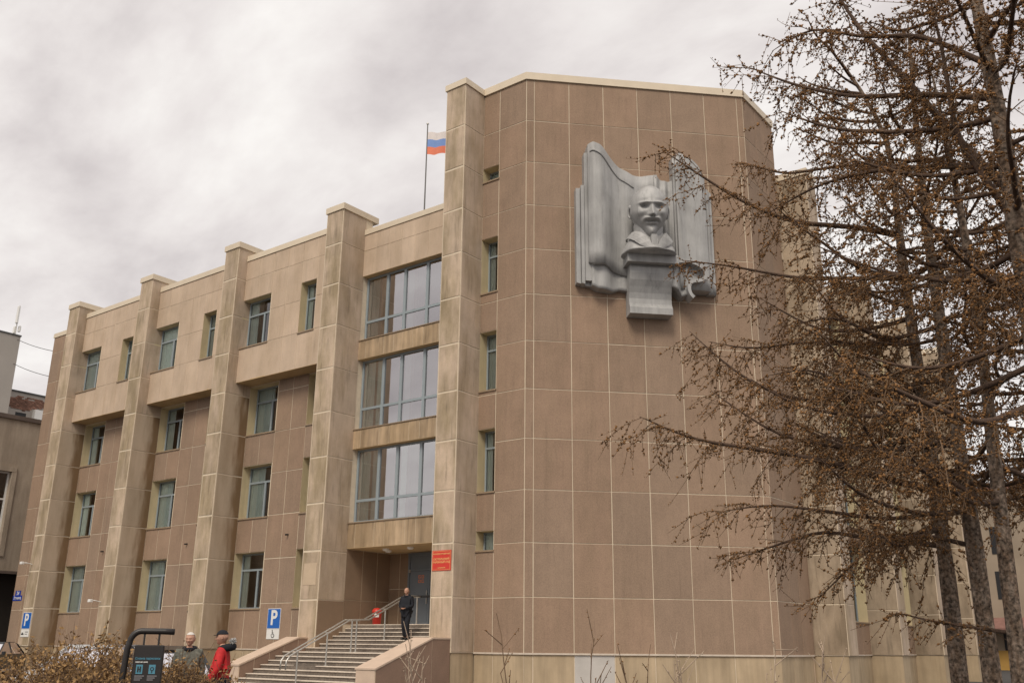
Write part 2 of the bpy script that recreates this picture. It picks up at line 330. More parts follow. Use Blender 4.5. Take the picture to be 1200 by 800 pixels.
def window(bld, fr, a0, a1, z0, z1, depth=0.4, mull=(0.5,), trans=0.30, low=False, glass='glass', curtain='cloth', sill=True, fw=0.07):
    """frame with transom (trans = share from the top, or from the foot when low), mullions, panes, sill and curtain"""
    d0, d1 = -depth-0.06, -depth
    tz = (z0 + (z1-z0)*trans) if low else (z1 - (z1-z0)*trans)
    mb = MB()
    fbox(mb, fr, a0, a0+fw, d0, d1, z0, z1); fbox(mb, fr, a1-fw, a1, d0, d1, z0, z1)
    fbox(mb, fr, a0+fw, a1-fw, d0, d1, z0, z0+fw); fbox(mb, fr, a0+fw, a1-fw, d0, d1, z1-fw, z1)
    ms = [a0 + (a1-a0)*q for q in mull]
    if trans: fbox(mb, fr, a0+fw, a1-fw, d0, d1+0.004, tz-fw*.6, tz+fw*.6)
    for q in ms:
        if trans and not low: fbox(mb, fr, q-fw*.7, q+fw*.7, d0, d1+0.008, z0+fw, tz-fw*.6)
        else: fbox(mb, fr, q-fw*.8, q+fw*.8, d0, d1+0.012, z0+fw, z1-fw)
    wdw = mb.build('window', MT['frame'], bld)
    def pane(b0, b1, y0, y1):
        if b1-b0 < 0.06 or y1-y0 < 0.06: return
        q = MB(); q.quad(fr.P(b0, -depth-0.035, y0), fr.P(b1, -depth-0.035, y0), fr.P(b1, -depth-0.035, y1), fr.P(b0, -depth-0.035, y1)); q.build('pane', MT[glass], wdw)
    xs = [a0+fw*.7] + ms + [a1-fw*.7]
    if trans:
        if low:
            for i in range(len(xs)-1): pane(xs[i], xs[i+1], z0+fw*.7, tz); pane(xs[i], xs[i+1], tz, z1-fw*.7)
        else:
            for i in range(len(xs)-1): pane(xs[i], xs[i+1], z0+fw*.7, tz)
            pane(a0+fw*.7, a1-fw*.7, tz, z1-fw*.7)
    else:
        for i in range(len(xs)-1): pane(xs[i], xs[i+1], z0+fw*.7, z1-fw*.7)
    if sill:
        s_ = MB(); fbox(s_, fr, a0-0.02, a1+0.03, -depth+0.01, 0.055, z0-0.045, z0+0.012); s_.build('sill', MT['sill'], wdw)
    if curtain:
        w_ = a1-a0; rr = random.Random(int(a0*97+z0*31))
        for (c0, c1) in ((a0+0.02, a0+w_*rr.uniform(.22, .66)), (a1-w_*rr.choice((.05, .12, .2, .3)), a1-0.02)):
            c = MB(); n_ = max(6, int((c1-c0)/0.05)); pr = None
            for i in range(n_+1):
                a = c0+(c1-c0)*i/n_; dd = -depth-0.11+0.025*math.sin(i*1.9)
                if pr: c.quad(fr.P(pr[0], pr[1], z0-0.1), fr.P(a, dd, z0-0.1), fr.P(a, dd, z1+0.1), fr.P(pr[0], pr[1], z1+0.1))
                pr = (a, dd)
            c.build('curtain', MT['curtain'], wdw, smooth=True)
    return wdw
def coping(bld, fr, a0, a1, d0, d1, z0, z1, ov=0.07):
    mb = MB(); fbox(mb, fr, a0-ov, a1+ov, d0, d1+ov, z0, z1); fbox(mb, fr, a0-ov*.6, a1+ov*.6, d0, d1+ov*.6, z1, z1+0.02)
    return mb.build('coping', MT['coping'], bld)
P_ = 1.8
def L_(k): return k*P_

# ------------------------------------------------------------------ ground
mb = MB(); mb.quad((-1500, -1500, 0), (1500, -1500, 0), (1500, 1500, 0), (-1500, 1500, 0))
tag(mb.build('ground', MT['asphalt']), kind='structure')
mb = MB(); mb.box(-34, 12, -5.6, 9, 0.0, 0.12)
tag(mb.build('pavement', MT['paving']), kind='structure')

# ------------------------------------------------------------------ the courthouse
B = empty('courthouse', (0, 0, 0))
tag(B, 'brown and cream panelled courthouse with tall pillars and an angled corner block', 'building')
rows10 = [L_(k) for k in range(10)]
PIL = [-9.33, -16.31, -23.26, -30.22]        # left edges of the wing pillars
PW = 1.0
VL, VU, VP = 0.30, 1.12, 1.65                # lower wall, overhanging top storey, pillar fronts
FL = Frame(0, VL, 0); FU = Frame(0, VU, 0); FP = Frame(0, VP, 0)
SOF = 11.32
low_rows = [0, 1.8, 3.6, 5.4, 7.2, 9.0, 10.8, SOF]
low_op_all, up_op_all = [], []
pil_r = [p+PW for p in PIL]
bays = [(pil_r[3], PIL[2]), (pil_r[2], PIL[1]), (pil_r[1], PIL[0])]
low_wall_spans = []
for (b0, b1) in bays:
    w6 = (b1-b0)/6
    lo = []
    for z0, z1 in ((1.6, 3.9), (5.36, 7.65), (9.05, 11.27)):
        lo.append((b0+0.01, b0+2*w6-0.04, z0, z1)); lo.append((b0+4*w6, b0+5*w6, z0, z1))
    hi = [(b0+0.01, b0+2*w6-0.04, 12.92, 15.2), (b0+4*w6, b0+5*w6-0.02, 12.92, 15.2)]
    cols = [b0+w6*i for i in range(7)]
    wl = wall(B, FL, b0, b1, 0, SOF, lo); panels(wl, FL, cols, low_rows, lo, 'brown', 0.028)
    wu = wall(B, FU, b0, b1, SOF, 17.15, hi, 0.38); panels(wu, FU, cols, [SOF, 12.92, 14.4, 16.2, 17.15], hi, 'cream', 0.022, 'cream_panel')
    for op in lo: window(B, FL, *op, depth=0.4, mull=(0.58,) if op[1]-op[0] > 1.3 else ())
    for op in hi: window(B, FU, *op, depth=0.36, mull=(0.58,) if op[1]-op[0] > 1.3 else ())
    mb = MB(); mb.quad(W(b0, VL-0.02, SOF), W(b1, VL-0.02, SOF), W(b1, VU+0.01, SOF), W(b0, VU+0.01, SOF)); mb.quad(W(b0, VU+0.012, SOF), W(b1, VU+0.012, SOF), W(b1, VU+0.012, SOF+0.05), W(b0, VU+0.012, SOF+0.05))
    mb.build('soffit', MT['soffit'], B)
    coping(B, FU, b0, b1, -0.5, 0.0, 17.15, 17.40, 0.05)
# wall left of the last pillar
fr = FL; wl = wall(B, fr, -34.2, PIL[3], 0, 17.15, [])
panels(wl, fr, [-34.2, -33.2, -32.2, -31.2, PIL[3]], rows10+[17.15], [], 'brown', 0.028)
coping(B, fr, -34.2, PIL[3], -0.5, 0.0, 17.15, 17.40, 0.05)

def pillar(fr_o, u0, u1, vback, vfront, ztop, side_rows, stain_from=None, right_from=None):
    """projecting pier: backing, front panels and panels on the flank that faces the corner"""
    mb = MB(); mb.box(u0, u1, -vfront, -vback, G-0.0, G+ztop)
    pl = mb.build('pillar', MT['mortar'], B)
    f1 = Frame(u0, vfront, 0); panels(pl, f1, [0, u1-u0], side_rows, [], 'pillar', 0.065, 'pillar_panel')
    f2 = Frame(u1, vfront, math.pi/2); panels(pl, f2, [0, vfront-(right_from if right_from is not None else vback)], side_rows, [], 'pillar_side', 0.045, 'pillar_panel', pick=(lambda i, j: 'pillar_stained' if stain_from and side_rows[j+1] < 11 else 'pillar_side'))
    f3 = Frame(u0, vback, -math.pi/2)
    q = MB(); fbox(q, f3, 0, vfront-vback, 0, 0.006, 0.0, ztop); q.build('flank', MT['pillar_side'], pl)
    c = MB(); c.box(u0-0.06, u1+0.06, -vfront-0.06, -vback+0.3, G+ztop, G+ztop+0.26); c.box(u0-0.03, u1+0.03, -vfront-0.03, -vback+0.3, G+ztop+0.26, G+ztop+0.285); c.build('coping', MT['coping'], pl)
    b = MB(); b.box(u0+0.03, u1-0.03, -vfront+0.05, -vback, 0.0, G-0.01); b.build('plinth', MT['plinth'], pl)
    return pl
for p in PIL: pillar(None, p, p+PW, VL-0.35, VP, 17.72, rows10+[17.72], stain_from=(p < -12), right_from=VL)
mb = MB(); fbox(mb, FP, PIL[0]+0.14, PIL[0]+PW-0.16, 0.012, 0.022, 2.35, 3.15); mb.build('repair_patch', MT['plinth_cream'], B)
corner_p = pillar(None, -3.11, -2.13, -2.4, 1.2, 21.62, [L_(k) for k in range(12)]+[21.62], right_from=0.0)

# plinth of the wing
wl = wall(B, Frame(0, VL-0.03, 0), -34.2, PIL[0], -G, 0, [])
panels(wl, Frame(0, VL-0.03, 0), [-34.2+i*0.998 for i in range(26)], [-G, 0], [], 'plinth', 0.028, 'plinth_panel')
mb = MB(); fbox(mb, FL, -34.2, PIL[0], -0.03, 0.02, -0.02, 0.025); mb.build('ledge', MT['nosing'], B)

# ---- bay with the bands of glazing above the entrance
E0, E1 = PIL[0]+PW, -3.11
FE = Frame(0, 0.35, 0)
bands = [(4.72, 7.66), (8.43, 11.38), (12.18, 15.05)]
spand = [(3.76, 4.72), (7.66, 8.43), (11.38, 12.18), (15.05, 16.95)]
ecols = [E0, E0+0.42, E0+1.45, E0+2.0, E0+3.05, E0+3.6, E0+4.4, E1]
for i, (z0, z1) in enumerate(spand):
    wl = wall(B, FE, E0, E1, z0, z1, [])
    if i < 3: panels(wl, FE, ecols, [z0, z1], [], 'spandrel', 0.02, 'spandrel_panel')
    else: panels(wl, FE, [E0+(E1-E0)*k/7 for k in range(8)], [z0, 16.2, z1], [], 'cream', 0.018, 'cream_panel')
    mb = MB(); mb.quad(W(E0, 0.35, z0), W(E1, 0.35, z0), W(E1, -0.2, z0), W(E0, -0.2, z0)); mb.quad(W(E0, 0.36, z0), W(E1, 0.36, z0), W(E1, 0.36, z0+0.04), W(E0, 0.36, z0+0.04)); mb.build('soffit', MT['soffit'], B)
    if i < 3:
        mb = MB(); fbox(mb, FE, E0, E1, -0.4, 0.05, z1, z1+0.035); mb.build('sill', MT['sill'], B)
coping(B, FE, E0, E1, -0.5, 0.0, 16.95, 17.18, 0.05)
bm_ = [(-7.10+8.33)/5.22, (-6.10+8.33)/5.22, (-4.86+8.33)/5.22, (-3.9+8.33)/5.22]
for (z0, z1) in bands: window(B, FE, E0+0.01, E1, z0+0.035, z1, depth=0.28, mull=bm_, trans=0.30, low=True, glass='coated', curtain=None, sill=False, fw=0.085)
# curtains and a plant behind the glazing
for k, (z0, z1) in enumerate(bands):
    for (c0, c1, mt) in ((E0+0.05, E0+0.62, 'curtain'), (E0+0.75, E0+1.15, 'curtain' if k < 2 else 'brown_curtain'), (E0+2.3, E0+2.6, 'curtain')):
        c = MB(); pr = None
        for i in range(13):
            a = c0+(c1-c0)*i/12; dd = -0.45+0.03*math.sin(i*2.1)
            if pr: c.quad(FE.P(pr[0], pr[1], z0), FE.P(a, dd, z0), FE.P(a, dd, z1), FE.P(pr[0], pr[1], z1))
            pr = (a, dd)
        c.build('curtain', MT[mt], B, smooth=True)
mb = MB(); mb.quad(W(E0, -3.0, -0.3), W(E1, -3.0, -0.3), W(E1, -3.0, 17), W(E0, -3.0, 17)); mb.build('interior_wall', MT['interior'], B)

# ---- entrance recess
VB = -2.1; LAND = 0.96
FB = Frame(0, VB, 0)
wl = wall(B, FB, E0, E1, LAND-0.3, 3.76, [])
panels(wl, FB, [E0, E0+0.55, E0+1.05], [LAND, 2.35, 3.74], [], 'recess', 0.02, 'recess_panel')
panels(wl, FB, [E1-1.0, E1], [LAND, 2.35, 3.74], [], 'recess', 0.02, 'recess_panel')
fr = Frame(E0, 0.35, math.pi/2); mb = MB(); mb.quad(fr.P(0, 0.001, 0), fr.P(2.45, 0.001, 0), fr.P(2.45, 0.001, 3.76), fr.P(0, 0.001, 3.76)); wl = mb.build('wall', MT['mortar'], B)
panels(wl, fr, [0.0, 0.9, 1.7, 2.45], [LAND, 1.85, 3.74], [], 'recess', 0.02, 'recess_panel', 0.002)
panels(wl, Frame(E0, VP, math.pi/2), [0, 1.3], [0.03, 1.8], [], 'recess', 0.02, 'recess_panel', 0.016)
mb = MB(); mb.quad(W(E0, 0.33, 3.755), W(E1, 0.33, 3.755), W(E1, VB, 3.755), W(E0, VB, 3.755)); mb.build('ceiling', MT['soffit'], B)
for uu, vv in ((-6.9, -0.35), (-5.6, -0.35), (-7.3, -0.9)):
    mb = MB(); mb.lathe([(0.0, G+3.66), (0.08, G+3.665), (0.12, G+3.70), (0.13, G+3.757)], uu, -vv, 16); mb.build('ceiling_lamp', MT['white'], B, smooth=True)
# double steel door
D0, D1, DZ = -7.25, -4.9, 3.72
mb = MB(); fbox(mb, FB, D0, D0+0.10, 0, 0.10, LAND, DZ); fbox(mb, FB, D1-0.10, D1, 0, 0.10, LAND, DZ); fbox(mb, FB, D0+.1, D1-.1, 0, 0.10, DZ-0.1, DZ); fbox(mb, FB, D0+.1, D1-.1, 0, 0.09, 3.02, 3.12)
fbox(mb, FB, D0+.1, D1-.1, 0, 0.05, 3.12, DZ-.1)
door = mb.build('door', MT['door'], B)
for k, (a0, a1) in enumerate(((D0+0.11, (D0+D1)/2-0.01), ((D0+D1)/2+0.01, D1-0.11))):
    mb = MB(); fbox(mb, FB, a0, a1, 0, 0.07, LAND+0.02, 3.01); lf = mb.build('door_leaf', MT['door'], door)
    mb = MB(); fbox(mb, FB, a0+.1, a1-.1, 0.07, 0.078, LAND+0.15, LAND+0.85); fbox(mb, FB, a0+.1, a1-.1, 0.07, 0.078, LAND+0.98, LAND+1.9); mb.build('door_panel', MT['door'], door)
for (zz) in (1.55, 1.95, 2.75):
    mb = MB(); fbox(mb, FB, D0+0.07, D0+0.15, 0.09, 0.12, LAND+zz-0.75, LAND+zz-0.63); mb.build('hinge', MT['steel'], door)
mb = MB(); mb.tube([FB.P((D0+D1)/2-0.12, 0.12, LAND+0.8), FB.P((D0+D1)/2-0.12, 0.12, LAND+1.3)], 0.018, 8)
for z_ in (0.85, 1.25): mb.tube([FB.P((D0+D1)/2-0.12, 0.06, LAND+z_), FB.P((D0+D1)/2-0.12, 0.13, LAND+z_)], 0.014, 6)
mb.build('door_handle', MT['steel'], door)
mb = MB()
for a in (0, 1):
    for b in (0, 1):
        cx, cz = -6.62+a*0.17, 2.62+b*0.17
        for (x0, x1, y0, y1) in ((-.06, .06, .035, .06), (-.06, .06, -.06, -.035), (-.06, -.035, -.034, .034), (.035, .06, -.034, .034 if a == b else 0.0)): fbox(mb, FB, cx+x0, cx+x1, 0.072, 0.085, cz+y0, cz+y1)
mb.build('door_marks', MT['orange'], door)

# ---- corner block: left flank, broad front, right flank, twelve panel rows
rows12 = [L_(k) for k in range(12)]+[21.62]
FC = Frame(-2.13, 0, 0); CW = 2.13
cops = [(0.01, 0.80, 3.40, 4.08), (0.01, 0.80, 5.44, 7.73), (0.01, 0.80, 9.17, 11.45), (0.01, 0.80, 13.0, 15.25), (0.01, 0.80, 17.7, 18.3)]
wl = wall(B, FC, 0, CW, 0, 21.62, cops, 0.42); panels(wl, FC, [0, 0.81, CW], rows12, cops, 'brown', 0.027)
for op in cops: window(B, FC, *op, depth=0.42, mull=(), trans=0.27 if op[3]-op[2] > 1 else 0, fw=0.06)
FM = Frame(0, 0, R(45)); MW = 8.87
mcols = [0, 0.31]+[0.31+1.384*k for k in range(1, 7)]+[MW]
wl = wall(B, FM, 0, MW, 0, 21.62, []); panels(wl, FM, mcols, rows12, [], 'brown', 0.027)
RU = MW/math.sqrt(2)
FR_ = Frame(RU, -RU, math.pi/2); RW = 3.0
wl = wall(B, FR_, 0, RW, 0, 21.62, []); panels(wl, FR_, [0, 1.13, 2.05, RW], rows12, [], 'brown', 0.027)
# corner joints and coping, following the outline
def ring(off): # outline of the corner block front, moved outward
    t = math.tan(R(22.5))*off
    return [(-2.13, off), (t, off), (RU+off, -RU+t), (RU+off, -RU-RW)]
mb = MB(); a, b = ring(0.075), ring(-0.5)
for z0, z1 in ((21.62, 21.93),):
    for i in range(3):
        mb.quad(W(*a[i], z0), W(*a[i+1], z0), W(*a[i+1], z1), W(*a[i], z1)); mb.quad(W(*a[i], z1), W(*a[i+1], z1), W(*b[i+1], z1), W(*b[i], z1)); mb.quad(W(*b[i], z0), W(*b[i+1], z0), W(*a[i+1], z0), W(*a[i], z0))
    mb.quad(W(*a[3], z0), W(*b[3], z0), W(*b[3], z1), W(*a[3], z1)); mb.quad(W(*a[0], z0), W(*a[0], z1), W(*b[0], z1), W(*b[0], z0))
mb.build('coping', MT['coping'], B)
mb = MB(); a, b = ring(0.03), ring(-0.03)
for i in range(3):
    mb.quad(W(*a[i], -0.03), W(*a[i+1], -0.03), W(*a[i+1], 0.025), W(*a[i], 0.025)); mb.quad(W(*a[i], 0.025), W(*a[i+1], 0.025), W(*b[i+1], 0.025), W(*b[i], 0.025)); mb.quad(W(*b[i], -0.03), W(*b[i+1], -0.03), W(*a[i+1], -0.03), W(*a[i], -0.03))
mb.build('ledge', MT['nosing'], B)
q = -0.03
for fr, w_, cc in ((Frame(-2.13, q, 0), CW, [0, 0.81, CW]), (Frame(-0.02, q, R(45)), MW, mcols), (Frame(RU+q, -RU, math.pi/2), RW, [0, 1.13, 2.05, RW])):
    wl = wall(B, fr, 0, w_, -G, 0, [])
    panels(wl, fr, cc, [-G, -0.03], [], 'plinth', 0.028, 'plinth_panel', pick=(lambda i, j: 'plinth_grey' if i == 2 else 'plinth') if w_ == MW else None)
# closing walls and roofs
mb = MB()
for pts, zt in (([(-34.2, VL), (E0-0.02, VL), (E0-0.02, -12), (-34.2, -12)], 17.1), ([(E0-0.02, 0.3), (-2.2, 0.3), (-2.2, -12), (E0-0.02, -12)], 16.9), ([(-2.2, -0.02), (0, -0.02), (RU-0.02, -RU), (RU-0.02, -RU-RW), (-2.2, -RU-RW)], 21.6), ([(RU-0.3, -RU-RW+.02), (RU-0.3, -33.36), (-6, -33.36), (-6, -RU-RW+.02)], 15.8)):
    mb.poly([W(*p, zt) for p in pts])
mb.build('roof', MT['roof'], B)
mb = MB()
for (a, b, zt, zb) in (((-34.2, -12), (-34.2, VL), 17.1, -G), ((E0, -12), (-34.2, -12), 17.1, -G), ((-2.2, -RU-RW), (-2.2, -0.02), 21.6, 15), ((RU, -RU-RW), (-2.2, -RU-RW), 21.6, -G), ((-6, -RU-RW), (-6, -33.37), 15.8, -G), ((-6, -33.37), (RU-.1, -33.37), 15.8, -G), ((E0-0.06, VL-0.4), (E0-0.06, -12), 17.1, 3.8)):
    mb.quad(W(*a, zb), W(*b, zb), W(*b, zt), W(*a, zt))
mb.build('rear_wall', MT['cream'], B)

# ---- right wing behind the larches
VR = RU-0.10; y0 = -RU-RW
FW_ = Frame(VR, y0, math.pi/2)
rp = [-9.62, -16.1, -22.5, -29.0]
rwin = []
for i, v_ in enumerate(rp[1:]):
    s_ = y0 - v_
    for z0, z1 in ((1.3, 4.4), (5.2, 8.2), (9.0, 11.9), (12.6, 14.9)): rwin.append((s_-1.95, s_-0.02, z0, z1))
RE = 24.1
wl = wall(B, FW_, 0, RE, 0, 15.6, rwin, 0.4)
rcols = [0.98*k for k in range(0, 25)]+[RE]
panels(wl, FW_, rcols, [L_(k) for k in range(9)]+[15.6], rwin, 'brown', 0.028, 'flank_panel')
for op in rwin[:12]: window(B, FW_, *op, depth=0.4, mull=(0.5,), curtain=None, sill=True)
coping(B, FW_, 0, RE, -0.5, 0, 15.6, 15.9, 0.05)
for i, v_ in enumerate(rp):
    zt = 19.2 if i == 0 else 16.2
    uf = 7.45
    mb = MB(); mb.box(VR-0.4, uf, -v_, -v_+1.0, G, G+zt); pl = mb.build('pillar', MT['mortar'], B)
    rws = [L_(k) for k in range(10 if i == 0 else 9)]+[zt]
    if i == 0: rws = [L_(k) for k in range(11)]+[zt]
    panels(pl, Frame(VR-0.05, v_, 0), [0, uf-VR+0.05], rws, [], 'pillar_shaded', 0.035, 'pillar_panel')  # flanks darkened by colour for the shade of the trees
    panels(pl, Frame(uf, v_, math.pi/2), [0, 1.0], rws, [], 'pillar_side', 0.026, 'pillar_panel')
    c = MB(); c.box(VR-0.4, uf+0.06, -v_-0.06, -v_+1.06, G+zt, G+zt+0.28); c.build('coping', MT['coping'], pl)
    b = MB(); b.box(VR-0.4, uf-0.04, -v_+0.03, -v_+0.97, 0, G-0.01); b.build('plinth', MT['plinth'], pl)
wl = wall(B, Frame(VR-0.03, y0, math.pi/2), 0, RE, -G, 0, [])
panels(wl, Frame(VR-0.03, y0, math.pi/2), rcols[:24], [-G, 0], [], 'plinth', 0.028, 'plinth_panel')
mb = MB(); fbox(mb, FW_, 0, RE, -0.03, 0.03, -0.02, 0.025); mb.build('ledge', MT['nosing'], B)

# ------------------------------------------------------------------ small things fixed to the courthouse
def text_mesh(body, size, name='lettering', align='CENTER', bold=0.0, ext=0.002):
    cu = bpy.data.curves.new(name, 'FONT'); cu.body = body; cu.size = size; cu.align_x = align; cu.align_y = 'CENTER'; cu.extrude = ext; cu.offset = bold
    cu.resolution_u = 3
    o = bpy.data.objects.new(name, cu); COL.objects.link(o); bpy.context.view_layer.update()
    me = bpy.data.meshes.new_from_object(o.evaluated_get(bpy.context.evaluated_depsgraph_get())); me.name = name
    bpy.data.objects.remove(o); return me
def put_text(parent, fr, a, d, z, body, size, mname, bold=0.0, sx=1.0, name='lettering'):
    me = text_mesh(body, size, name, bold=bold); me.materials.clear(); me.materials.append(MT[mname])
    o = obj(name, me, parent); o.matrix_local = Matrix.Translation(fr.P(a, d, z)) @ Matrix.Rotation(fr.rot, 4, 'Z') @ Matrix.Rotation(R(90), 4, 'X') @ Matrix.Diagonal((sx, 1, 1, 1)); return o
# red court plaque on the corner pier
FCP = Frame(0, 1.2, 0)
mb = MB(); fbox(mb, FCP, -3.06, -2.20, 0.01, 0.035, 2.68, 3.36)
pq = tag(mb.build('court_plaque', MT['red']), 'red plaque with gold lettering on the pier beside the entrance', 'sign')
mb = MB()
for (a0, a1, z0, z1) in ((-3.03, -2.23, 3.325, 3.335), (-3.03, -2.23, 2.705, 2.715), (-3.03, -3.02, 2.716, 3.324), (-2.24, -2.23, 2.716, 3.324)): fbox(mb, FCP, a0, a1, 0.03, 0.038, z0, z1)
mb.build('border', MT['gold'], pq)
for (z, t, s) in ((3.24, 'РОССИЙСКАЯ ФЕДЕРАЦИЯ', 0.058), (3.06, 'ОКТЯБРЬСКИЙ', 0.096), (2.96, 'РАЙОННЫЙ СУД', 0.092), (2.77, 'Г. АРХАНГЕЛЬСК', 0.045)): put_text(pq, FCP, -2.63, 0.037, z, t, s, 'gold', 0.002)
# parking signs
def wheelchair(parent, fr, a, d, z, s):
    mb = MB(); c = [fr.P(a+s*(0.02+0.30*math.cos(w)), d, z+s*(-0.16+0.30*math.sin(w))) for w in [R(150+t*18) for t in range(13)]]
    mb.tube(c, 0.045*s, 5)
    mb.tube([fr.P(a-0.10*s, d, z+0.38*s), fr.P(a-0.06*s, d, z-0.02*s), fr.P(a+0.20*s, d, z-0.04*s), fr.P(a+0.32*s, d, z-0.34*s)], 0.05*s, 5)
    mb.tube([fr.P(a-0.08*s, d, z+0.16*s), fr.P(a+0.16*s, d, z+0.14*s)], 0.04*s, 5)
    mb.tube([fr.P(a-0.12*s, d, z+0.52*s), fr.P(a-0.12*s, d, z+0.42*s)], [0.07*s, 0.07*s], 8)
    mb.build('wheelchair_symbol', MT['dark'], parent)
def parking(fr, a0, a1, z0, z1, zl, label, kind):
    mb = MB(); fbox(mb, fr, a0, a1, 0.012, 0.03, z0, z1); r_ = mb.build('parking_sign', MT['white']); tag(r_, label, 'sign')
    mb = MB(); fbox(mb, fr, a0+0.02, a1-0.02, 0.03, 0.034, z0+0.02, z1-0.02); mb.build('blue_field', MT['blue'], r_)
    put_text(r_, fr, (a0+a1)/2+(0 if kind else -0.03), 0.035, (z0+z1)/2+0.01, 'P', 0.80, 'white', 0.02)
    mb = MB(); fbox(mb, fr, a0+0.01, a1-0.01, 0.012, 0.03, zl, z0-0.012); lp = mb.build('lower_plate', MT['white'], r_)
    if kind: wheelchair(lp, fr, (a0+a1)/2, 0.032, (zl+z0)/2, 0.30)
    else:
        mb = MB(); fbox(mb, fr, a0+0.06, a0+0.30, 0.03, 0.033, zl+0.10, zl+0.16); fbox(mb, fr, a0+0.10, a0+0.24, 0.03, 0.033, zl+0.17, zl+0.21); fbox(mb, fr, a0+0.42, a1-0.1, 0.03, 0.033, zl+0.22, zl+0.25); fbox(mb, fr, a0+0.42, a1-0.16, 0.03, 0.033, zl+0.12, zl+0.15); mb.build('small_print', MT['dark'], lp)
    return r_
parking(FL, -12.76, -11.96, 0.80, 1.59, 0.40, 'blue parking sign with wheelchair plate on the wall left of the stairs', 1)
parking(FP, -30.05, -29.24, 0.80, 1.59, 0.42, 'blue parking sign on the last pillar, below the street plate', 0)
mb = MB(); fbox(mb, FL, -34.17, -33.22, 0.012, 0.03, 2.28, 2.55); fbox(mb, FL, -33.98, -33.42, 0.012, 0.03, 2.551, 2.80)
ad_ = tag(mb.build('street_plate', MT['deepblue']), 'small dark blue street plate with white house number near the wing end', 'sign')
put_text(ad_, FL, -33.70, 0.032, 2.66, '24', 0.26, 'white', 0.004); put_text(ad_, FL, -33.70, 0.032, 2.41, 'Ленина', 0.22, 'white', 0.003)
# wall lamps and little wall vents seen on the pillars
def bracket_lamp(u, v, z, label):
    r_ = empty('wall_lamp', W(u, v, z)); tag(r_, label, 'lamp')
    mb = MB(); mb.tube([(0, 0.02, 0), (0, -0.30, 0.05), (-0.08, -0.42, 0.06)], 0.022, 6); mb.build('bracket', MT['white'], r_)
    mb = MB(); mb.bbox(-0.20, 0.02, -0.56, -0.40, -0.02, 0.10, 0.02); mb.build('lamp_head', MT['white'], r_)
bracket_lamp(-23.1, VP+0.01, 1.98, 'white bracket lamp on the pillar second from the wing end')
bracket_lamp(-30.0, VP+0.01, 3.95, 'white floodlight on the last pillar above the street plate')
# little dark studs on the brown panels
for k, (a, z) in enumerate(((-11.9, 4.52), (-18.85, 4.5), (-25.8, 4.5))):
    mb = MB(); mb.tube([FL.P(a, 0.0, z), FL.P(a, 0.16, z-0.02)], 0.035, 8); tag(mb.build('wall_hook', MT['dark']), 'short dark iron hook on the brown wall of the '+('bay nearest the entrance', 'middle bay of the wing', 'bay nearest the wing end')[k], 'hook', 'iron hooks on the wing wall')
MT['polegrey'] = mat('pole_paint', (0.16, 0.155, 0.15), 0.6)
# flag on the roof
r_ = empty('flagpole', W(-9.03, -4.0, 15.8)); tag(r_, 'thin dark flagpole standing on the roof behind the parapet', 'flagpole')
mb = MB(); mb.tube([(0, 0, 0), (0, 0, 8.80)], [0.045, 0.028], 8); mb.build('pole', MT['polegrey'], r_)
mb = MB(); mb.lathe([(0.02, 8.8), (0.06, 8.83), (0.06, 8.88), (0.0, 8.92)], 0, 0, 10); mb.build('finial', MT['steel'], r_)
mb = MB(); mb.lathe([(0.20, 0.0), (0.20, 0.04), (0.06, 0.06), (0.06, 0.3)], 0, 0, 12); mb.build('base', MT['steel'], r_)
def cloth_mat(name, col): return mat(name, col, 0.85, 0.05, 3.0)
MT['fw'], MT['fb'], MT['fr'] = cloth_mat('flag_white', (0.70, 0.64, 0.62)), cloth_mat('flag_blue', (0.20, 0.31, 0.60)), cloth_mat('flag_red', (0.74, 0.22, 0.13))
fl_ = empty('flag', W(-9.03, -4.0, 24.2)); tag(fl_, 'white, blue and red striped flag flying from the roof pole', 'flag')
for k, mt in enumerate(('fw', 'fb', 'fr')):
    mb = MB(); nx = 22
    def fp(i, j):
        x = i/nx; w_ = 0.26*x*math.sin(x*10+0.4+j*.25)
        zz = -j*0.40 - 0.30*x*x - 0.22*x + 0.17*(x+.10)*math.sin(x*10+1.0+j*.35) - 0.04
        return (0.035+1.75*x*0.93, 0.35*x+w_, zz)
    for i in range(nx):
        for jj in range(3):
            a = k+jj/3; b = k+(jj+1)/3
            mb.quad(fp(i, b), fp(i+1, b), fp(i+1, a), fp(i, a))
    mb.build('stripe', MT[mt], fl_, smooth=True)

# ------------------------------------------------------------------ entrance stairs
ST = empty('entrance_stairs', W(-5.7, 2.5, -G)); tag(ST, 'worn concrete stairs with pale edges rising to the recessed entrance', 'stairs')
def loc(p, o): return (p[0]-o.location.x, p[1]-o.location.y, p[2]-o.location.z)
S0, S1 = -8.72, -3.02
prof = []
z = LAND; v = -0.11
mb = MB(); mb.box(E0+0.004, E1-0.004, 0.11-0.0, 2.1, G-0.5, G+LAND-0.05); 
for i, p in enumerate(mb.v): mb.v[i] = loc(p, ST)
mb.build('landing', MT['concrete'], ST)
steps = [(LAND, -0.11, VB)]
for k in range(1, 8): steps.append((LAND-0.14*k, -0.11+0.31*k, -0.11+0.31*(k-1)))
zz, v = LAND-0.14*7, 2.80
steps[-1] = (zz, v, steps[-1][2])
k = 0
while zz-0.1425 > -G+0.02:
    zz -= 0.1425; steps.append((zz, v+0.31, v)); v += 0.31
rs_ = random.Random(3)
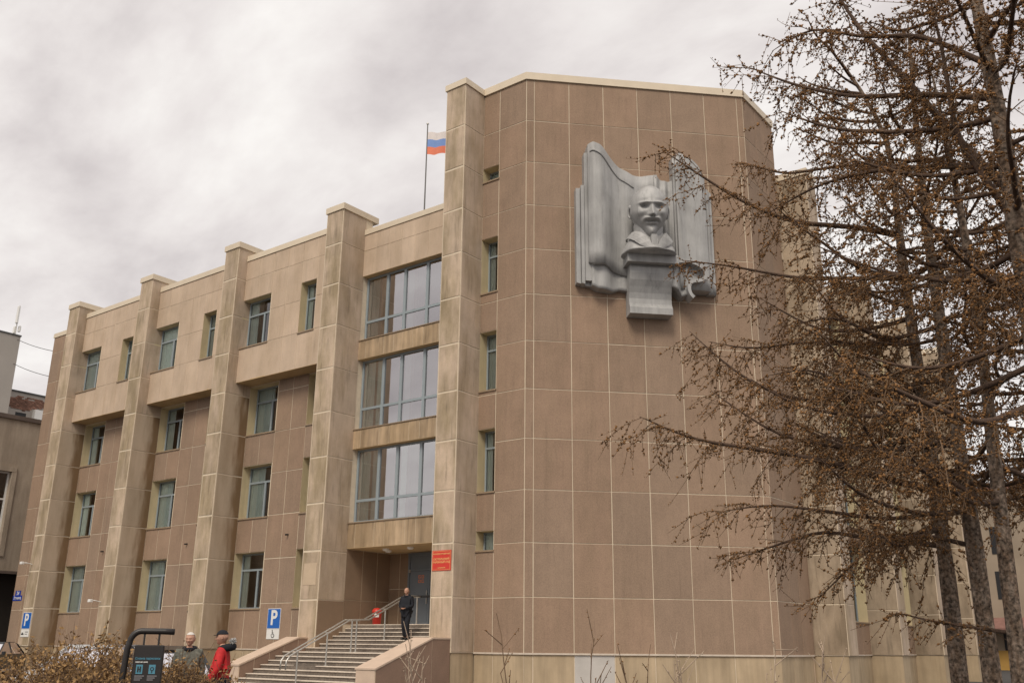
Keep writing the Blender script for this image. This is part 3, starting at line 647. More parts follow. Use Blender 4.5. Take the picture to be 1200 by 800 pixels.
for i, (zt, vf, vb) in enumerate(steps):
    x0, x1 = (S0, S1) if vf > 1.2 else (E0+0.01, E1-0.01)
    if 0.35 < vf <= 1.65: x0 = E0+0.02
    ox, oy, oz = ST.location
    mb = MB(); mb.box(x0-ox, x1-ox, -vf+0.03-oy, -vb+0.02-oy, (0.0 if i else G+0.3)-oz, zt+G-0.032-oz); st = mb.build('step', MT['concrete'], ST)
    n_ = 4; ed = [x0+(x1-x0)*q/n_ for q in range(n_+1)]
    for q in range(n_):
        if i == 10 and q == 1: continue      # a broken slab, as in the photograph
        mb = MB(); dx = rs_.uniform(0, 0.012); mb.bbox(ed[q]+0.006-ox, ed[q+1]-0.006-ox, -vf-dx-oy, -vb-0.0-oy, zt+G-0.036-oz, zt+G-rs_.uniform(0, 0.006)-oz, 0.008); mb.build('tread', MT['nosing'], st)
for (nm, x0, x1, vin) in (('left', -9.42, -8.72, 1.64), ('right', -3.02, -2.15, 1.19)):
    pr = [(-vin, 0), (-4.62, 0), (-4.62, G-0.50), (-2.08, G+0.43), (-vin, G+0.43)]
    mb = MB(); mb.prism([(a-ST.location.y, b) for a, b in pr], x0+0.02-ST.location.x, x1-0.02-ST.location.x, 'x'); sw = mb.build('side_wall', MT['mortar'], ST)
    # coping slabs, sloping and level
    for (va, za, vb, zb) in ((4.66, -0.50, 2.07, 0.43), (2.07, 0.43, vin, 0.43)):
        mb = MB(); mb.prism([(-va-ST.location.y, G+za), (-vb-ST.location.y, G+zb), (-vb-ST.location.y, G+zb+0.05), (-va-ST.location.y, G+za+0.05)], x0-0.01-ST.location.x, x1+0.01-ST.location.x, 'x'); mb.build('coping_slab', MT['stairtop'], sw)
    mb = MB(); mb.box(x0+0.03-ST.location.x, x1-0.03-ST.location.x, -4.64-ST.location.y, -4.60-ST.location.y, 0.02, G-0.52); mb.build('end_panel', MT['stairtop'], sw)
    # panels on both long faces
    for face in (x0+0.02, x1-0.02):
        sgn = -1 if face < (x0+x1)/2 else 1
        n_ = 4
        edges = [vin, 2.08, 2.72, 3.36, 4.0, 4.62] if nm == 'left' else [vin, 2.08, 3.30, 4.62]
        for q in range(len(edges)-1):
            a, b = edges[q]+0.012, edges[q+1]-0.012
            def top(t): return G+0.415 if t <= 2.08 else G+0.415-(t-2.08)*0.93/2.54
            mb = MB(); d0, d1 = face-ST.location.x, face+sgn*0.012-ST.location.x
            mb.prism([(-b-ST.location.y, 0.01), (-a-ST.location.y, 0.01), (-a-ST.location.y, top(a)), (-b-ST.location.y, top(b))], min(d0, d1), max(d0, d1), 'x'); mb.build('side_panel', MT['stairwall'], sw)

# steel handrail down the middle
HR = empty('handrail', W(-5.5, 2.5, -G)); tag(HR, 'double steel handrail running down the middle of the stairs', 'handrail')
def stair_z(vq):
    for (zt, vf, vb) in steps:
        if vb <= vq <= vf: return zt
    return -G
path = [(-0.75, LAND+1.0), (-0.15, LAND+1.0), (0.15, 1.84), (1.85, 1.07), (2.75, 1.03), (5.05, -0.02), (5.28, -0.14), (5.40, -0.28), (5.42, -0.55)]
for du in (-0.13, 0.13):
    mb = MB(); mb.tube([loc(W(-5.5+du, a, b), HR) for a, b in path], 0.026, 8); mb.build('rail', MT['steel'], HR, smooth=True)
for (vq, dz) in ((-0.72, 0), (0.93, 0), (2.30, 0), (2.52, 0), (3.62, 0), (4.85, 0)):
    zt = np.interp(vq, [p[0] for p in path], [p[1] for p in path]); zb = stair_z(vq)
    mb = MB(); mb.tube([loc(W(-5.5, vq, zb-0.03), HR), loc(W(-5.5, vq, zt-0.03), HR)], 0.028, 8); mb.tube([loc(W(-5.5-0.15, vq, zt-0.03), HR), loc(W(-5.5+0.15, vq, zt-0.03), HR)], 0.014, 6); mb.tube([loc(W(-5.5, vq, zb-0.01), HR), loc(W(-5.5, vq, zb+0.02), HR)], 0.06, 10); mb.build('post', MT['steel'], HR, smooth=False)
mb = MB()
mb.tube([loc(W(-5.63, -0.78, LAND+1.0), HR), loc(W(-5.1, -0.80, LAND+1.0), HR), loc(W(-4.75, -0.80, LAND+1.0), HR)], 0.045, 8); mb.build('grip', MT['dark'], HR)
# red bin by the recess wall
RB = empty('red_bin', W(-7.75, -0.9, LAND)); RB.scale = (0.8, 0.8, 0.82); tag(RB, 'red litter bin with a pale sticker on the entrance landing', 'bin')
mb = MB(); mb.lathe([(0.0, 0.0), (0.20, 0.0), (0.23, 0.55), (0.245, 0.56), (0.24, 0.60)], 0, 0, 20); mb.build('bin_body', MT['red'], RB, smooth=True)
mb = MB(); mb.lathe([(0.245, 0.58), (0.24, 0.66), (0.16, 0.74), (0.0, 0.77)], 0, 0, 20); mb.build('bin_lid', MT['red'], RB, smooth=True)
mb = MB()
for i in range(6):
    w0, w1 = R(-75+i*9), R(-66+i*9); mb.quad((0.238*math.cos(w0), 0.238*math.sin(w0), 0.34), (0.238*math.cos(w1), 0.238*math.sin(w1), 0.34), (0.243*math.cos(w1), 0.243*math.sin(w1), 0.50), (0.243*math.cos(w0), 0.243*math.sin(w0), 0.50))
mb.build('sticker', MT['white'], RB)

# ------------------------------------------------------------------ heads
def sph(nx, ny):
    v = []; f = []
    for j in range(ny+1):
        t = math.pi*j/ny
        for i in range(nx):
            p = 2*math.pi*i/nx; v.append((math.sin(t)*math.cos(p), math.sin(t)*math.sin(p), math.cos(t)))
    for j in range(ny):
        for i in range(nx): f.append((j*nx+i, (j+1)*nx+i, (j+1)*nx+(i+1) % nx, j*nx+(i+1) % nx))
    return np.array(v), f
def head_np(nx=72, ny=64, beard=1.0):
    """a man's head, chin to crown = 1, centred at 0, face to -y"""
    v, f = sph(nx, ny)
    x, y, z = v[:, 0]*0.345, v[:, 1]*0.45, v[:, 2]*0.5
    front = np.clip(-y/0.45, 0, 1); zz = z
    low = np.clip((-zz-0.02)/0.48, 0, 1)
    x = x*(1-0.42*low**1.25); x = x*(1+0.04*np.exp(-((zz+0.10)/0.12)**2)*front)
    back = np.clip(y/0.45, 0, 1); y = y - back*low*0.22
    y = np.where(y < -0.30, -0.30-(-y-0.30)*0.72, y)                       # flatter face
    y = y - front*low*0.05
    x = x*(1+0.05*np.exp(-((zz-0.26)/0.16)**2))                             # broad skull
    def g(cx, cz, sx_, sz_): return np.exp(-((x-cx)/sx_)**2-((zz-cz)/sz_)**2)*(y < 0)
    d = np.zeros(len(x))
    for s in (-1, 1):
        d += 0.055*g(s*0.125, 0.105, 0.105, 0.026)                            # brow
        d -= 0.115*g(s*0.130, 0.042, 0.062, 0.040)                          # socket
        d += 0.040*g(s*0.130, 0.034, 0.038, 0.022)                          # eyelid
        d -= 0.012*g(s*0.135, 0.030, 0.05, 0.006)
        d += 0.030*g(s*0.205, -0.075, 0.070, 0.055)                         # cheekbone
        d -= 0.020*g(s*0.19, -0.22, 0.06, 0.08)
        d += 0.028*g(s*0.062, -0.118, 0.028, 0.026)                         # nostril wing
        d += beard*0.080*g(s*0.075, -0.185-0.00, 0.070, 0.024)              # moustache
        d += beard*0.036*g(s*0.155, -0.225, 0.035, 0.030)
    nose = np.clip((0.11-zz)/0.23, 0, 1)*(zz > -0.145)
    d += (0.020+0.135*nose**1.2)*np.exp(-(x/(0.030+0.018*nose))**2)*(zz < 0.115)*(zz > -0.15)*(y < 0)
    d -= 0.050*g(0, -0.240, 0.09, 0.014)                                     # mouth line
    d += 0.030*g(0, -0.272, 0.075, 0.018)                                    # lower lip
    d -= 0.025*g(0, -0.315, 0.09, 0.020)
    d += (0.045+0.075*beard)*g(0, -0.41, 0.095, 0.075)                       # chin
    for s in (-1, 1): d += 0.020*g(s*0.035, 0.135, 0.028, 0.035); d -= 0.014*g(s*0.13, 0.128, 0.11, 0.010); d += 0.012*g(s*0.14, 0.20, 0.10, 0.05); d -= 0.020*g(s*0.10, -0.13, 0.018, 0.05)
    y = y - d
    z = z - beard*0.075*g(0, -0.46, 0.10, 0.09)
    V = np.stack([x, y, z], 1); F = [tuple(q) for q in f]
    V = V.tolist()
    for s in (-1, 1):                                                        # ears
        n = len(V); nn, mm = 12, 7
        for i in range(nn):
            a = 2*math.pi*i/nn
            for j in range(mm):
                b = 2*math.pi*j/mm; rr = 0.030*(1-0.3*math.cos(a+1.0))
                py = 0.03+(0.055+rr*math.cos(b))*math.cos(a)*0.85; pz = -0.01+(0.105+rr*math.cos(b)-0.015*math.sin(a)*-1)*math.sin(a)
                V.append([s*(0.340-0.05*low_at(pz)+0.035*math.cos(a)+rr*math.sin(b)*0.9), py, pz])
        for i in range(nn):
            for j in range(mm): 
                q = (n+i*mm+j, n+i*mm+(j+1) % mm, n+((i+1) % nn)*mm+(j+1) % mm, n+((i+1) % nn)*mm+j); F.append(q if s > 0 else q[::-1])
        n = len(V); V += [[s*0.345, 0.06*math.cos(a)+0.03, 0.10*math.sin(a)-0.01] for a in [2*math.pi*i/10 for i in range(10)]]; F.append(tuple(range(n, n+10)))
    return V, F
def low_at(z): return max(0.0, min(1.0, (-z-0.02)/0.48))

# ------------------------------------------------------------------ relief on the corner block
RL = empty('wall_relief', FM.P(4.6, 0, 11.86)); RL.rotation_euler = (0, 0, FM.rot)
tag(RL, 'grey relief of a bald bearded man before furled banners on the brown front', 'sculpture')
RZ = 11.86
def rel(s, d, z): return (s-4.6, -d, z-RZ)
def relief_cloth(name, s0, s1, top, bot, dep, n=60, nz=10, parent=RL, base=0.0):
    """solid drapery: outline top(s) / bot(s), folds dep(s, t) standing off the wall"""
    mb = MB(); V = []; 
    for i in range(n+1):
        s = s0+(s1-s0)*i/n
        for j in range(nz+1):
            t = j/nz; zt = bot(s)+(top(s)-bot(s))*t; mb.v.append(rel(s, dep(s, t), zt))
    st_ = nz+1
    for i in range(n):
        for j in range(nz): mb.f.append((i*st_+j, (i+1)*st_+j, (i+1)*st_+j+1, i*st_+j+1))
    m0 = len(mb.v)
    rim = [(i, 0) for i in range(n+1)]+[(n, j) for j in range(1, nz+1)]+[(i, nz) for i in range(n-1, -1, -1)]+[(0, j) for j in range(nz-1, 0, -1)]
    for (i, j) in rim:
        p = mb.v[i*st_+j]; mb.v.append((p[0], -base, p[2]))
    k = len(rim)
    for q in range(k):
        a, b = rim[q], rim[(q+1) % k]; mb.f.append((b[0]*st_+b[1], a[0]*st_+a[1], m0+q, m0+(q+1) % k))
    mb.m = [0]*len(mb.f)
    o = mb.build(name, MT['stone'], parent)
    o.data.polygons.foreach_set('use_smooth', [q < n*nz for q in range(len(o.data.polygons))]); return o
def lerp_tab(tab): 
    xs = [a for a, b in tab]; ys = [b for a, b in tab]
    return lambda s: float(np.interp(s, xs, ys))
def smooth2(P, it=2):
    for _ in range(it):      # corner cutting
        Q = [P[0]]
        for a, b in zip(P[:-1], P[1:]): Q += [(a[0]*.75+b[0]*.25, a[1]*.75+b[1]*.25), (a[0]*.25+b[0]*.75, a[1]*.25+b[1]*.75)]
        P = Q+[P[-1]]
    return P
sm = lambda tab: (lambda s: sum(float(np.interp(s+e_, [a for a, b in tab], [b for a, b in tab])) for e_ in (-.08, -.04, 0, .04, .08))/5)
# big left banner: upper cloth and the layer below it
topL = sm([(2.30, 18.62), (2.42, 18.72), (2.75, 18.58), (3.15, 18.22), (3.6, 17.85), (4.1, 17.62), (4.45, 17.62), (5.1, 17.72)])
botL = lerp_tab([(2.30, 13.80), (2.5, 13.70), (2.9, 13.72), (3.2, 13.55), (3.6, 13.42), (4.2, 13.35), (5.1, 13.35)])
fold = sm([(2.30, 0.50), (2.45, 0.72), (2.8, 0.76), (3.05, 0.60), (3.3, 0.40), (3.55, 0.30), (3.8, 0.33), (4.0, 0.30), (4.25, 0.20), (4.45, 0.16), (4.7, 0.22), (5.1, 0.24)])
relief_cloth('banner', 2.30, 5.10, topL, botL, lambda s, t: fold(s)*(0.92+0.08*t), 84)
botL2 = lerp_tab([(2.42, 12.92), (2.65, 12.80), (3.2, 12.74), (3.5, 12.86), (4.0, 12.78)])
relief_cloth('banner', 2.42, 4.0, lambda s: 14.2, botL2, lambda s, t: 0.62*fold(s)/0.76*0.80+0.03*math.sin(s*9), 40)
# seam along the top hem of the banner
mb = MB(); mb.tube([rel(s, fold(s)+0.025, topL(s)-0.36-0.10*(s-2.4)) for s in [2.36+0.06*i for i in range(31)]], 0.020, 5); mb.build('hem', MT['stone'], RL)
# rising edge strip behind the banner and the narrow slabs on its left
mb = MB(); mb.box(2.18-4.6, 2.45-4.6, -0.40, 0.0, 13.1-RZ, 18.35-RZ); mb.build('edge_strip', MT['stone'], RL)
for k, (a0, a1, d, zb, zt) in enumerate(((1.86, 2.02, 0.34, 13.02, 16.86), (2.04, 2.16, 0.44, 12.98, 16.95), (2.18, 2.52, 0.22, 12.96, 16.95))):
    mb = MB(); mb.prism([(a0-4.6, zb-RZ), (a1-4.6, zb-0.03-RZ), (a1-4.6, zt-0.10*(k == 2)-RZ), (a0-4.6, zt-RZ)], 0.0, -d, 'y'); mb.build('slab', MT['stone'], RL)
# middle and right banners
topM = sm([(4.95, 17.70), (5.12, 17.60), (5.3, 17.42), (5.85, 17.50)])
relief_cloth('banner', 4.95, 5.90, topM, lambda s: 13.0, lambda s, t: 0.28+0.05*math.sin((s-4.95)*19), 30)
topR = sm([(5.72, 18.45), (5.80, 18.55), (6.1, 18.50), (6.45, 18.30), (6.72, 18.02), (6.86, 17.70), (6.92, 17.55)])
foldR = sm([(5.72, 0.62), (5.80, 0.66), (6.0, 0.58), (6.6, 0.56), (6.80, 0.52), (6.92, 0.46)])
relief_cloth('banner', 5.72, 6.92, topR, lambda s: 12.9, lambda s, t: foldR(s), 44)
relief_cloth('banner', 6.90, 7.24, lambda s: 17.3-0.6*(s-6.9), lambda s: 12.86, lambda s, t: 0.30-0.25*(s-6.9)+0.03*math.sin(s*26), 14)
relief_cloth('banner', 5.66, 5.78, lambda s: 18.40, lambda s: 13.0, lambda s, t: 0.48, 4)
# slab under the bust, the hanging scroll, the curled ribbon
mb = MB(); mb.bbox(3.64-4.6, 5.58-4.6, -1.02, 0.0, 13.72-RZ, 14.06-RZ, 0.02); mb.build('plinth_slab', MT['stone'], RL)
prof_ = [(0.70, 13.76), (0.76, 13.60), (0.75, 13.40), (0.69, 13.15), (0.58, 12.92), (0.50, 12.70), (0.46, 12.48), (0.48, 12.28), (0.56, 12.14), (0.60, 12.10), (0.60, 11.86)]
mb = MB(); n_ = len(prof_)
for s in (3.78, 5.40):
    for d, z_ in prof_: mb.v.append(rel(s, d, z_))
    for d, z_ in prof_[::-1]: mb.v.append(rel(s, 0.0, z_))
for i in range(n_-1): mb.f.append((i, 2*n_+i, 2*n_+i+1, i+1)); mb.f.append((i, i+1, 2*n_-2-i, 2*n_-1-i)); mb.f.append((2*n_+i+1, 2*n_+i, 4*n_-1-i, 4*n_-2-i))
mb.f.append((n_-1, 3*n_-1, 3*n_, n_)); mb.m = [0]*len(mb.f); mb.build('scroll', MT['stone'], RL)
rb = smooth2([(5.50, 13.86), (5.80, 13.92), (6.10, 13.90), (6.40, 13.80), (6.60, 13.62), (6.66, 13.42), (6.56, 13.24), (6.34, 13.16), (6.12, 13.14), (6.00, 13.02), (5.96, 12.82), (6.02, 12.62), (6.14, 12.50)])
mb = MB(); th = 0.06; nrb = len(rb)
for j, (dd, sg) in enumerate(((0.30, 1), (0.88, 1), (0.88, -1), (0.30, -1))):
    for i in range(nrb):
        a, b = rb[max(i-1, 0)], rb[min(i+1, nrb-1)]; tx, tz = b[0]-a[0], b[1]-a[1]; l_ = math.hypot(tx, tz)
        mb.v.append(rel(rb[i][0]-tz/l_*th*sg, dd, rb[i][1]+tx/l_*th*sg))
for j in range(4):
    for i in range(nrb-1): q_ = (j*nrb+i, ((j+1) % 4)*nrb+i, ((j+1) % 4)*nrb+i+1, j*nrb+i+1); mb.f.append(q_[::-1])
mb.f += [(0, nrb, 2*nrb, 3*nrb), (nrb-1, 4*nrb-1, 3*nrb-1, 2*nrb-1)]; mb.m = [0]*len(mb.f); mb.build('ribbon', MT['stone'], RL)
relief_cloth('ribbon', 5.40, 5.98, lambda s: 13.8, lerp_tab([(5.40, 12.95), (5.60, 12.82), (5.80, 12.60), (5.98, 12.66)]), lambda s, t: 0.66+0.10*math.sin((s-5.40)*12), 20)
# bust: head, neck, coat with collar
V, F = head_np(96, 88, 1.0)
HS, HC = 2.02, (4.51, 0.98, 15.72)      # head height, centre (s, out, z)
rt_ = Matrix.Rotation(R(-7), 3, 'Z') @ Matrix.Rotation(R(12), 3, 'X')
vv = []
for p in V:
    q = rt_ @ Vector(p); vv.append((HC[0]-4.6+q.x*HS, -HC[1]+q.y*HS, HC[2]-RZ+q.z*HS))
me = bpy.data.meshes.new('head'); me.from_pydata(vv, [], F); me.materials.append(MT['stone']); me.polygons.foreach_set('use_smooth', [True]*len(F)); me.update(); obj('head', me, RL)
cx, cy = HC[0]-4.6, -HC[1]
mb = MB(); mb.lathe([(0.60, 14.05-RZ), (0.55, 14.45-RZ), (0.53, 14.85-RZ), (0.55, 15.2-RZ), (0.50, 15.6-RZ)], cx, cy+0.18, 32, sx=1, sy=0.92); mb.build('neck', MT['stone'], RL, smooth=True)
mb = MB(); rows_, k = 12, 56
for j in range(rows_):
    t = j/(rows_-1); z_ = 14.04+0.84*t; wx = 1.02-0.44*t**1.5; wy = 0.86-0.26*t
    for i in range(k):
        a = 2*math.pi*i/k; fr_ = math.exp(-((math.sin(a)+1)/0.25)**2)      # the open front
        wob = 0.025*math.sin(7*a+2.2*t)*(1-t)
        mb.v.append((cx+(wx+wob)*math.cos(a), cy+0.20+(wy+wob)*math.sin(a)*(1-0.10*fr_*t), z_-RZ-0.22*fr_*t+0.10*t*(1-abs(math.cos(a)))*(math.sin(a) > 0)))
for j in range(rows_-1):
    for i in range(k): mb.f.append((j*k+i, j*k+(i+1) % k, (j+1)*k+(i+1) % k, (j+1)*k+i))
mb.f.append(tuple(range(k-1, -1, -1))); mb.m = [0]*len(mb.f); mb.build('coat', MT['stone'], RL, smooth=True)
for sgn in (-1, 1):       # turned-down collar and lapel, a thick bent leaf
    tab = [(0.06, -0.74, 13.98, 0.30, -0.66, 13.97), (0.16, -0.72, 14.22, 0.50, -0.60, 14.12), (0.30, -0.66, 14.46, 0.66, -0.50, 14.30), (0.44, -0.50, 14.66, 0.76, -0.32, 14.44), (0.53, -0.26, 14.80, 0.80, -0.10, 14.54), (0.56, 0.05, 14.88, 0.78, 0.15, 14.60), (0.52, 0.35, 14.92, 0.70, 0.42, 14.64)]
    n = len(tab); mb = MB()
    for off in (0.07, 0.0):
        for (a0, b0, z0, a1, b1, z1) in tab:
            for q in range(5):
                t = q/4; bul = 0.02*math.sin(math.pi*t); a_ = a0+(a1-a0)*t; b_ = b0+(b1-b0)*t; nrm = math.hypot(a_, b_)
                mb.v.append((cx+sgn*(a_+a_/nrm*(bul+off)), cy+0.14+b_+b_/nrm*(bul+off), z0+(z1-z0)*t-RZ+0.08))
    for i in range(n-1):
        for q in range(4):
            A = i*5+q; mb.f.append((A, A+1, A+6, A+5) if sgn < 0 else (A+5, A+6, A+1, A))
        for A, Bq in ((i*5, (i+1)*5), (i*5+4, (i+1)*5+4)): mb.f.append((A, Bq, Bq+5*n, A+5*n))
    mb.f.append(tuple([0, 1, 2, 3, 4]+[5*n+4, 5*n+3, 5*n+2, 5*n+1, 5*n])); mb.m = [0]*len(mb.f); mb.build('collar', MT['stone'], RL, smooth=False)
mb = MB(); mb.prism([(cx-0.10, 14.10-RZ), (cx+0.12, 14.10-RZ), (cx+0.13, 14.44-RZ), (cx+0.10, 14.60-RZ), (cx-0.10, 14.60-RZ), (cx-0.12, 14.44-RZ)], cy-0.40, cy-0.60, 'y'); mb.build('tie', MT['stone'], RL)

# ------------------------------------------------------------------ people
def skin_np(joints, edges, sub=2, root=0):
    """grow one smooth surface round a skeleton: joints = [(x, y, z, rx, ry)]"""
    me = bpy.data.meshes.new('skin'); me.from_pydata([j[:3] for j in joints], edges, []); o = bpy.data.objects.new('skin', me); COL.objects.link(o)
    m = o.modifiers.new('s', 'SKIN'); m.use_smooth_shade = True
    for i, j in enumerate(joints): me.skin_vertices[0].data[i].radius = (j[3], j[4]); me.skin_vertices[0].data[i].use_root = (i == root)
    if sub: s_ = o.modifiers.new('d', 'SUBSURF'); s_.levels = sub; s_.render_levels = sub
    bpy.context.view_layer.update()
    r_ = bpy.data.meshes.new_from_object(o.evaluated_get(bpy.context.evaluated_depsgraph_get()))
    V = [tuple(v.co) for v in r_.vertices]; F = [tuple(p.vertices) for p in r_.polygons]
    bpy.data.objects.remove(o); return V, F
def add_vf(mb, V, F, m=0):
    n = len(mb.v); mb.v += V; mb.f += [tuple(n+i for i in f) for f in F]; mb.m += [m]*len(F)
def hand(mb, wrist, d, palm_n, s=1.0, side=1):
    """palm and five bent fingers; d = direction of the fingers, palm_n = direction the palm faces"""
    w = Vector(wrist); d = Vector(d).normalized(); n = Vector(palm_n).normalized(); n = (n-d*n.dot(d)).normalized(); b = d.cross(n)*side
    for k in range(4):
        o = w+d*0.02*s+b*(0.027-0.018*k)*s
        mb.tube([w+b*(0.018-0.012*k)*s, o+d*0.06*s], [0.014*s, 0.013*s], 6)
        l_ = (0.072, 0.082, 0.076, 0.060)[k]*s; p0 = o+d*0.06*s; p1 = p0+(d*0.92+n*0.35)*l_*0.5; p2 = p1+(d*0.45+n*0.85)*l_*0.5
        mb.tube([p0, p1, p2], [0.0105*s, 0.0095*s, 0.0075*s], 6)
    p0 = w+b*0.028*s+d*0.015*s; p1 = p0+(b*0.7+d*0.6+n*0.3)*0.04*s; p2 = p1+(d*0.9+n*0.4)*0.035*s; mb.tube([p0, p1, p2], [0.014*s, 0.012*s, 0.009*s], 6)
MT['skin'] = mat('skin', (0.48, 0.27, 0.19), 0.6, 0.08, 12.0)
MT['hair_white'] = mat('white_hair', (0.62, 0.58, 0.54), 0.8, 0.12, 60.0)
MT['hair_grey'] = mat('thin_grey_hair', (0.24, 0.18, 0.14), 0.8, 0.12, 60.0)
MT['camo'] = mat('mottled_jacket', (0.115, 0.115, 0.095), 0.9, 0.55, 22.0, bump=1.0, fscale=9)
MT['redjacket'] = mat('red_jacket', (0.50, 0.020, 0.022), 0.7, 0.3, 7.0, bump=1.0, fscale=9)
MT['blackcloth'] = mat('black_cloth', (0.012, 0.013, 0.018), 0.85, 0.3, 8.0)
MT['navy'] = mat('dark_jeans', (0.022, 0.028, 0.045), 0.85, 0.2, 10.0)
MT['furgrey'] = mat('grey_fur', (0.36, 0.35, 0.34), 0.95, 0.3, 60.0)
MT['shoe'] = mat('black_shoe', (0.012, 0.011, 0.010), 0.5, 0.2, 20.0)
def person(loc_, rz, label, jacket, trousers, pose, hair, collar=None, hood=None, cap=None, scale=1.0, head_rot=(0, 0), bald=False, beard=0.0):
    r_ = empty('person', loc_, rz); r_.scale = (scale,)*3; tag(r_, label, 'person')
    J = dict(pel=(0, 0, 0.95), bel=(0, -0.01, 1.10), che=(0, 0.0, 1.33), nek=(0, 0.01, 1.47), hd=(0, -0.01, 1.56),
             sL=(0.19, 0.01, 1.42), eL=(0.25, 0.03, 1.13), wL=(0.24, -0.08, 0.88), sR=(-0.19, 0.01, 1.42), eR=(-0.25, 0.03, 1.13), wR=(-0.24, -0.08, 0.88),
             hem=(0, 0, 0.74), hL=(0.095, 0, 0.90), kL=(0.10, -0.02, 0.50), aL=(0.10, 0.02, 0.09), tL=(0.12, -0.17, 0.04), hR=(-0.095, 0, 0.90), kR=(-0.10, -0.02, 0.50), aR=(-0.10, 0.02, 0.09), tR=(-0.12, -0.17, 0.04))
    J.update(pose)
    def sk(names, rad, edges):
        idx = {n: i for i, n in enumerate(names)}
        return skin_np([(*J[n], *(rad[n] if isinstance(rad[n], tuple) else (rad[n], rad[n]))) for n in names], [(idx[a], idx[b]) for a, b in edges])
    allE = [('pel', 'bel'), ('bel', 'che'), ('che', 'nek'), ('nek', 'hd'), ('che', 'sL'), ('sL', 'eL'), ('eL', 'wL'), ('che', 'sR'), ('sR', 'eR'), ('eR', 'wR'), ('pel', 'hL'), ('hL', 'kL'), ('kL', 'aL'), ('aL', 'tL'), ('pel', 'hR'), ('hR', 'kR'), ('kR', 'aR'), ('aR', 'tR')]
    rad = dict(pel=(.13, .10), bel=(.13, .10), che=(.14, .10), nek=.058, hd=.055, sL=.06, eL=.042, wL=.028, sR=.06, eR=.042, wR=.028, hL=.075, kL=.052, aL=.036, tL=.03, hR=.075, kR=.052, aR=.036, tR=.03)
    mb = MB(); add_vf(mb, *sk(list(rad), rad, allE))
    V, F = head_np(36, 30, beard); hs = 0.235; pit, yaw = head_rot; m3 = Matrix.Rotation(yaw, 3, 'Z') @ Matrix.Rotation(pit, 3, 'X'); hc = Vector(J['hd'])+Vector((0, -0.015, 0.085))
    hv = [tuple(hc+(m3 @ Vector(p))*hs) for p in V]; add_vf(mb, hv, F)
    for s_, w_, e_ in ((1, 'wL', 'eL'), (-1, 'wR', 'eR')):
        d_ = Vector(J[w_])-Vector(J[e_]); hand(mb, J[w_], d_, (-s_, 0.0, 0.0) if abs(d_.normalized().x) < .6 else (0, 0, 1), 1.0, s_)
    mb.build('body', MT['skin'], r_, smooth=True)
    jr = dict(pel=(.205, .16), hem=(.215, .17), bel=(.195, .15), che=(.195, .14), nek=(.085, .085), sL=.085, eL=.068, wL=.05, sR=.085, eR=.068, wR=.05)
    mb = MB(); add_vf(mb, *sk(list(jr), jr, [('hem', 'pel'), ('pel', 'bel'), ('bel', 'che'), ('che', 'nek'), ('che', 'sL'), ('sL', 'eL'), ('eL', 'wL'), ('che', 'sR'), ('sR', 'eR'), ('eR', 'wR')])); mb.build('jacket', MT[jacket], r_, smooth=True)
    tr = dict(pel=(.16, .135), hL=.115, kL=.09, aL=.075, hR=.115, kR=.09, aR=.075)
    mb = MB(); add_vf(mb, *sk(list(tr), tr, [('pel', 'hL'), ('hL', 'kL'), ('kL', 'aL'), ('pel', 'hR'), ('hR', 'kR'), ('kR', 'aR')])); mb.build('trousers', MT[trousers], r_, smooth=True)
    for s_ in 'LR':
        a, t = Vector(J['a'+s_]), Vector(J['t'+s_]); fw_ = (t-a); fw_.z = 0; fw_.normalize(); z0_ = t.z-0.04
        c = Vector((a.x, a.y, z0_)); mb = MB()
        mb.tube([c-fw_*0.06+Vector((0, 0, 0.045)), c+fw_*0.03+Vector((0, 0, 0.05)), c+fw_*0.13+Vector((0, 0, 0.042)), c+fw_*0.21+Vector((0, 0, 0.03))], [0.042, 0.052, 0.05, 0.03], 10); mb.tube([c+Vector((0, 0, 0.04)), a+Vector((0, 0, 0.03))], [0.045, 0.05], 8); mb.build('shoe', MT['shoe'], r_, smooth=True)
    def shell(name, keep, k, mt, wob=0.0):
        mb = MB(); vs = [tuple(hc+(m3 @ (Vector(p)*k))*hs) for p in V]; n0 = 36*31
        fs = [f for f in F if max(f) < n0 and all(keep(V[i]) for i in f)]; add_vf(mb, vs, fs); mb.build(name, MT[mt], r_, smooth=True)
    if hair: shell('hair', (lambda p: (p[2] > 0.05 and p[1] > -0.05 and (not bald or p[2] < 0.34)) or (p[1] > 0.10 and p[2] > -0.22) or (not bald and p[2] > 0.33)), 1.06, hair)
    if cap:
        shell('cap', lambda p: p[2] > 0.18, 1.10, cap)
        mb = MB(); pts = [(0.36*math.cos(a), -0.30-0.32*math.sin(a), 0.19-0.03*math.sin(a)) for a in [math.pi*i/10 for i in range(11)]]; n = len(pts)
        mb.v = [tuple(hc+(m3 @ Vector(p))*hs) for p in pts]+[tuple(hc+(m3 @ Vector((p[0], p[1], p[2]+0.04)))*hs) for p in pts]
        mb.f = [tuple(range(n))[::-1], tuple(range(n, 2*n))]+[(i, (i+1) % n, n+(i+1) % n, n+i) for i in range(n)]; mb.m = [0]*len(mb.f); mb.build('cap_brim', MT[cap], r_)
    if collar:
        mb = MB(); nk = Vector(J['nek']); ring_ = [nk+Vector((0.095*math.cos(a), 0.01+0.095*math.sin(a), 0.02+0.02*math.sin(a))) for a in [2*math.pi*i/16 for i in range(17)]]; mb.tube(ring_, 0.034, 8, cap=False); mb.build('collar', MT[collar], r_, smooth=True)
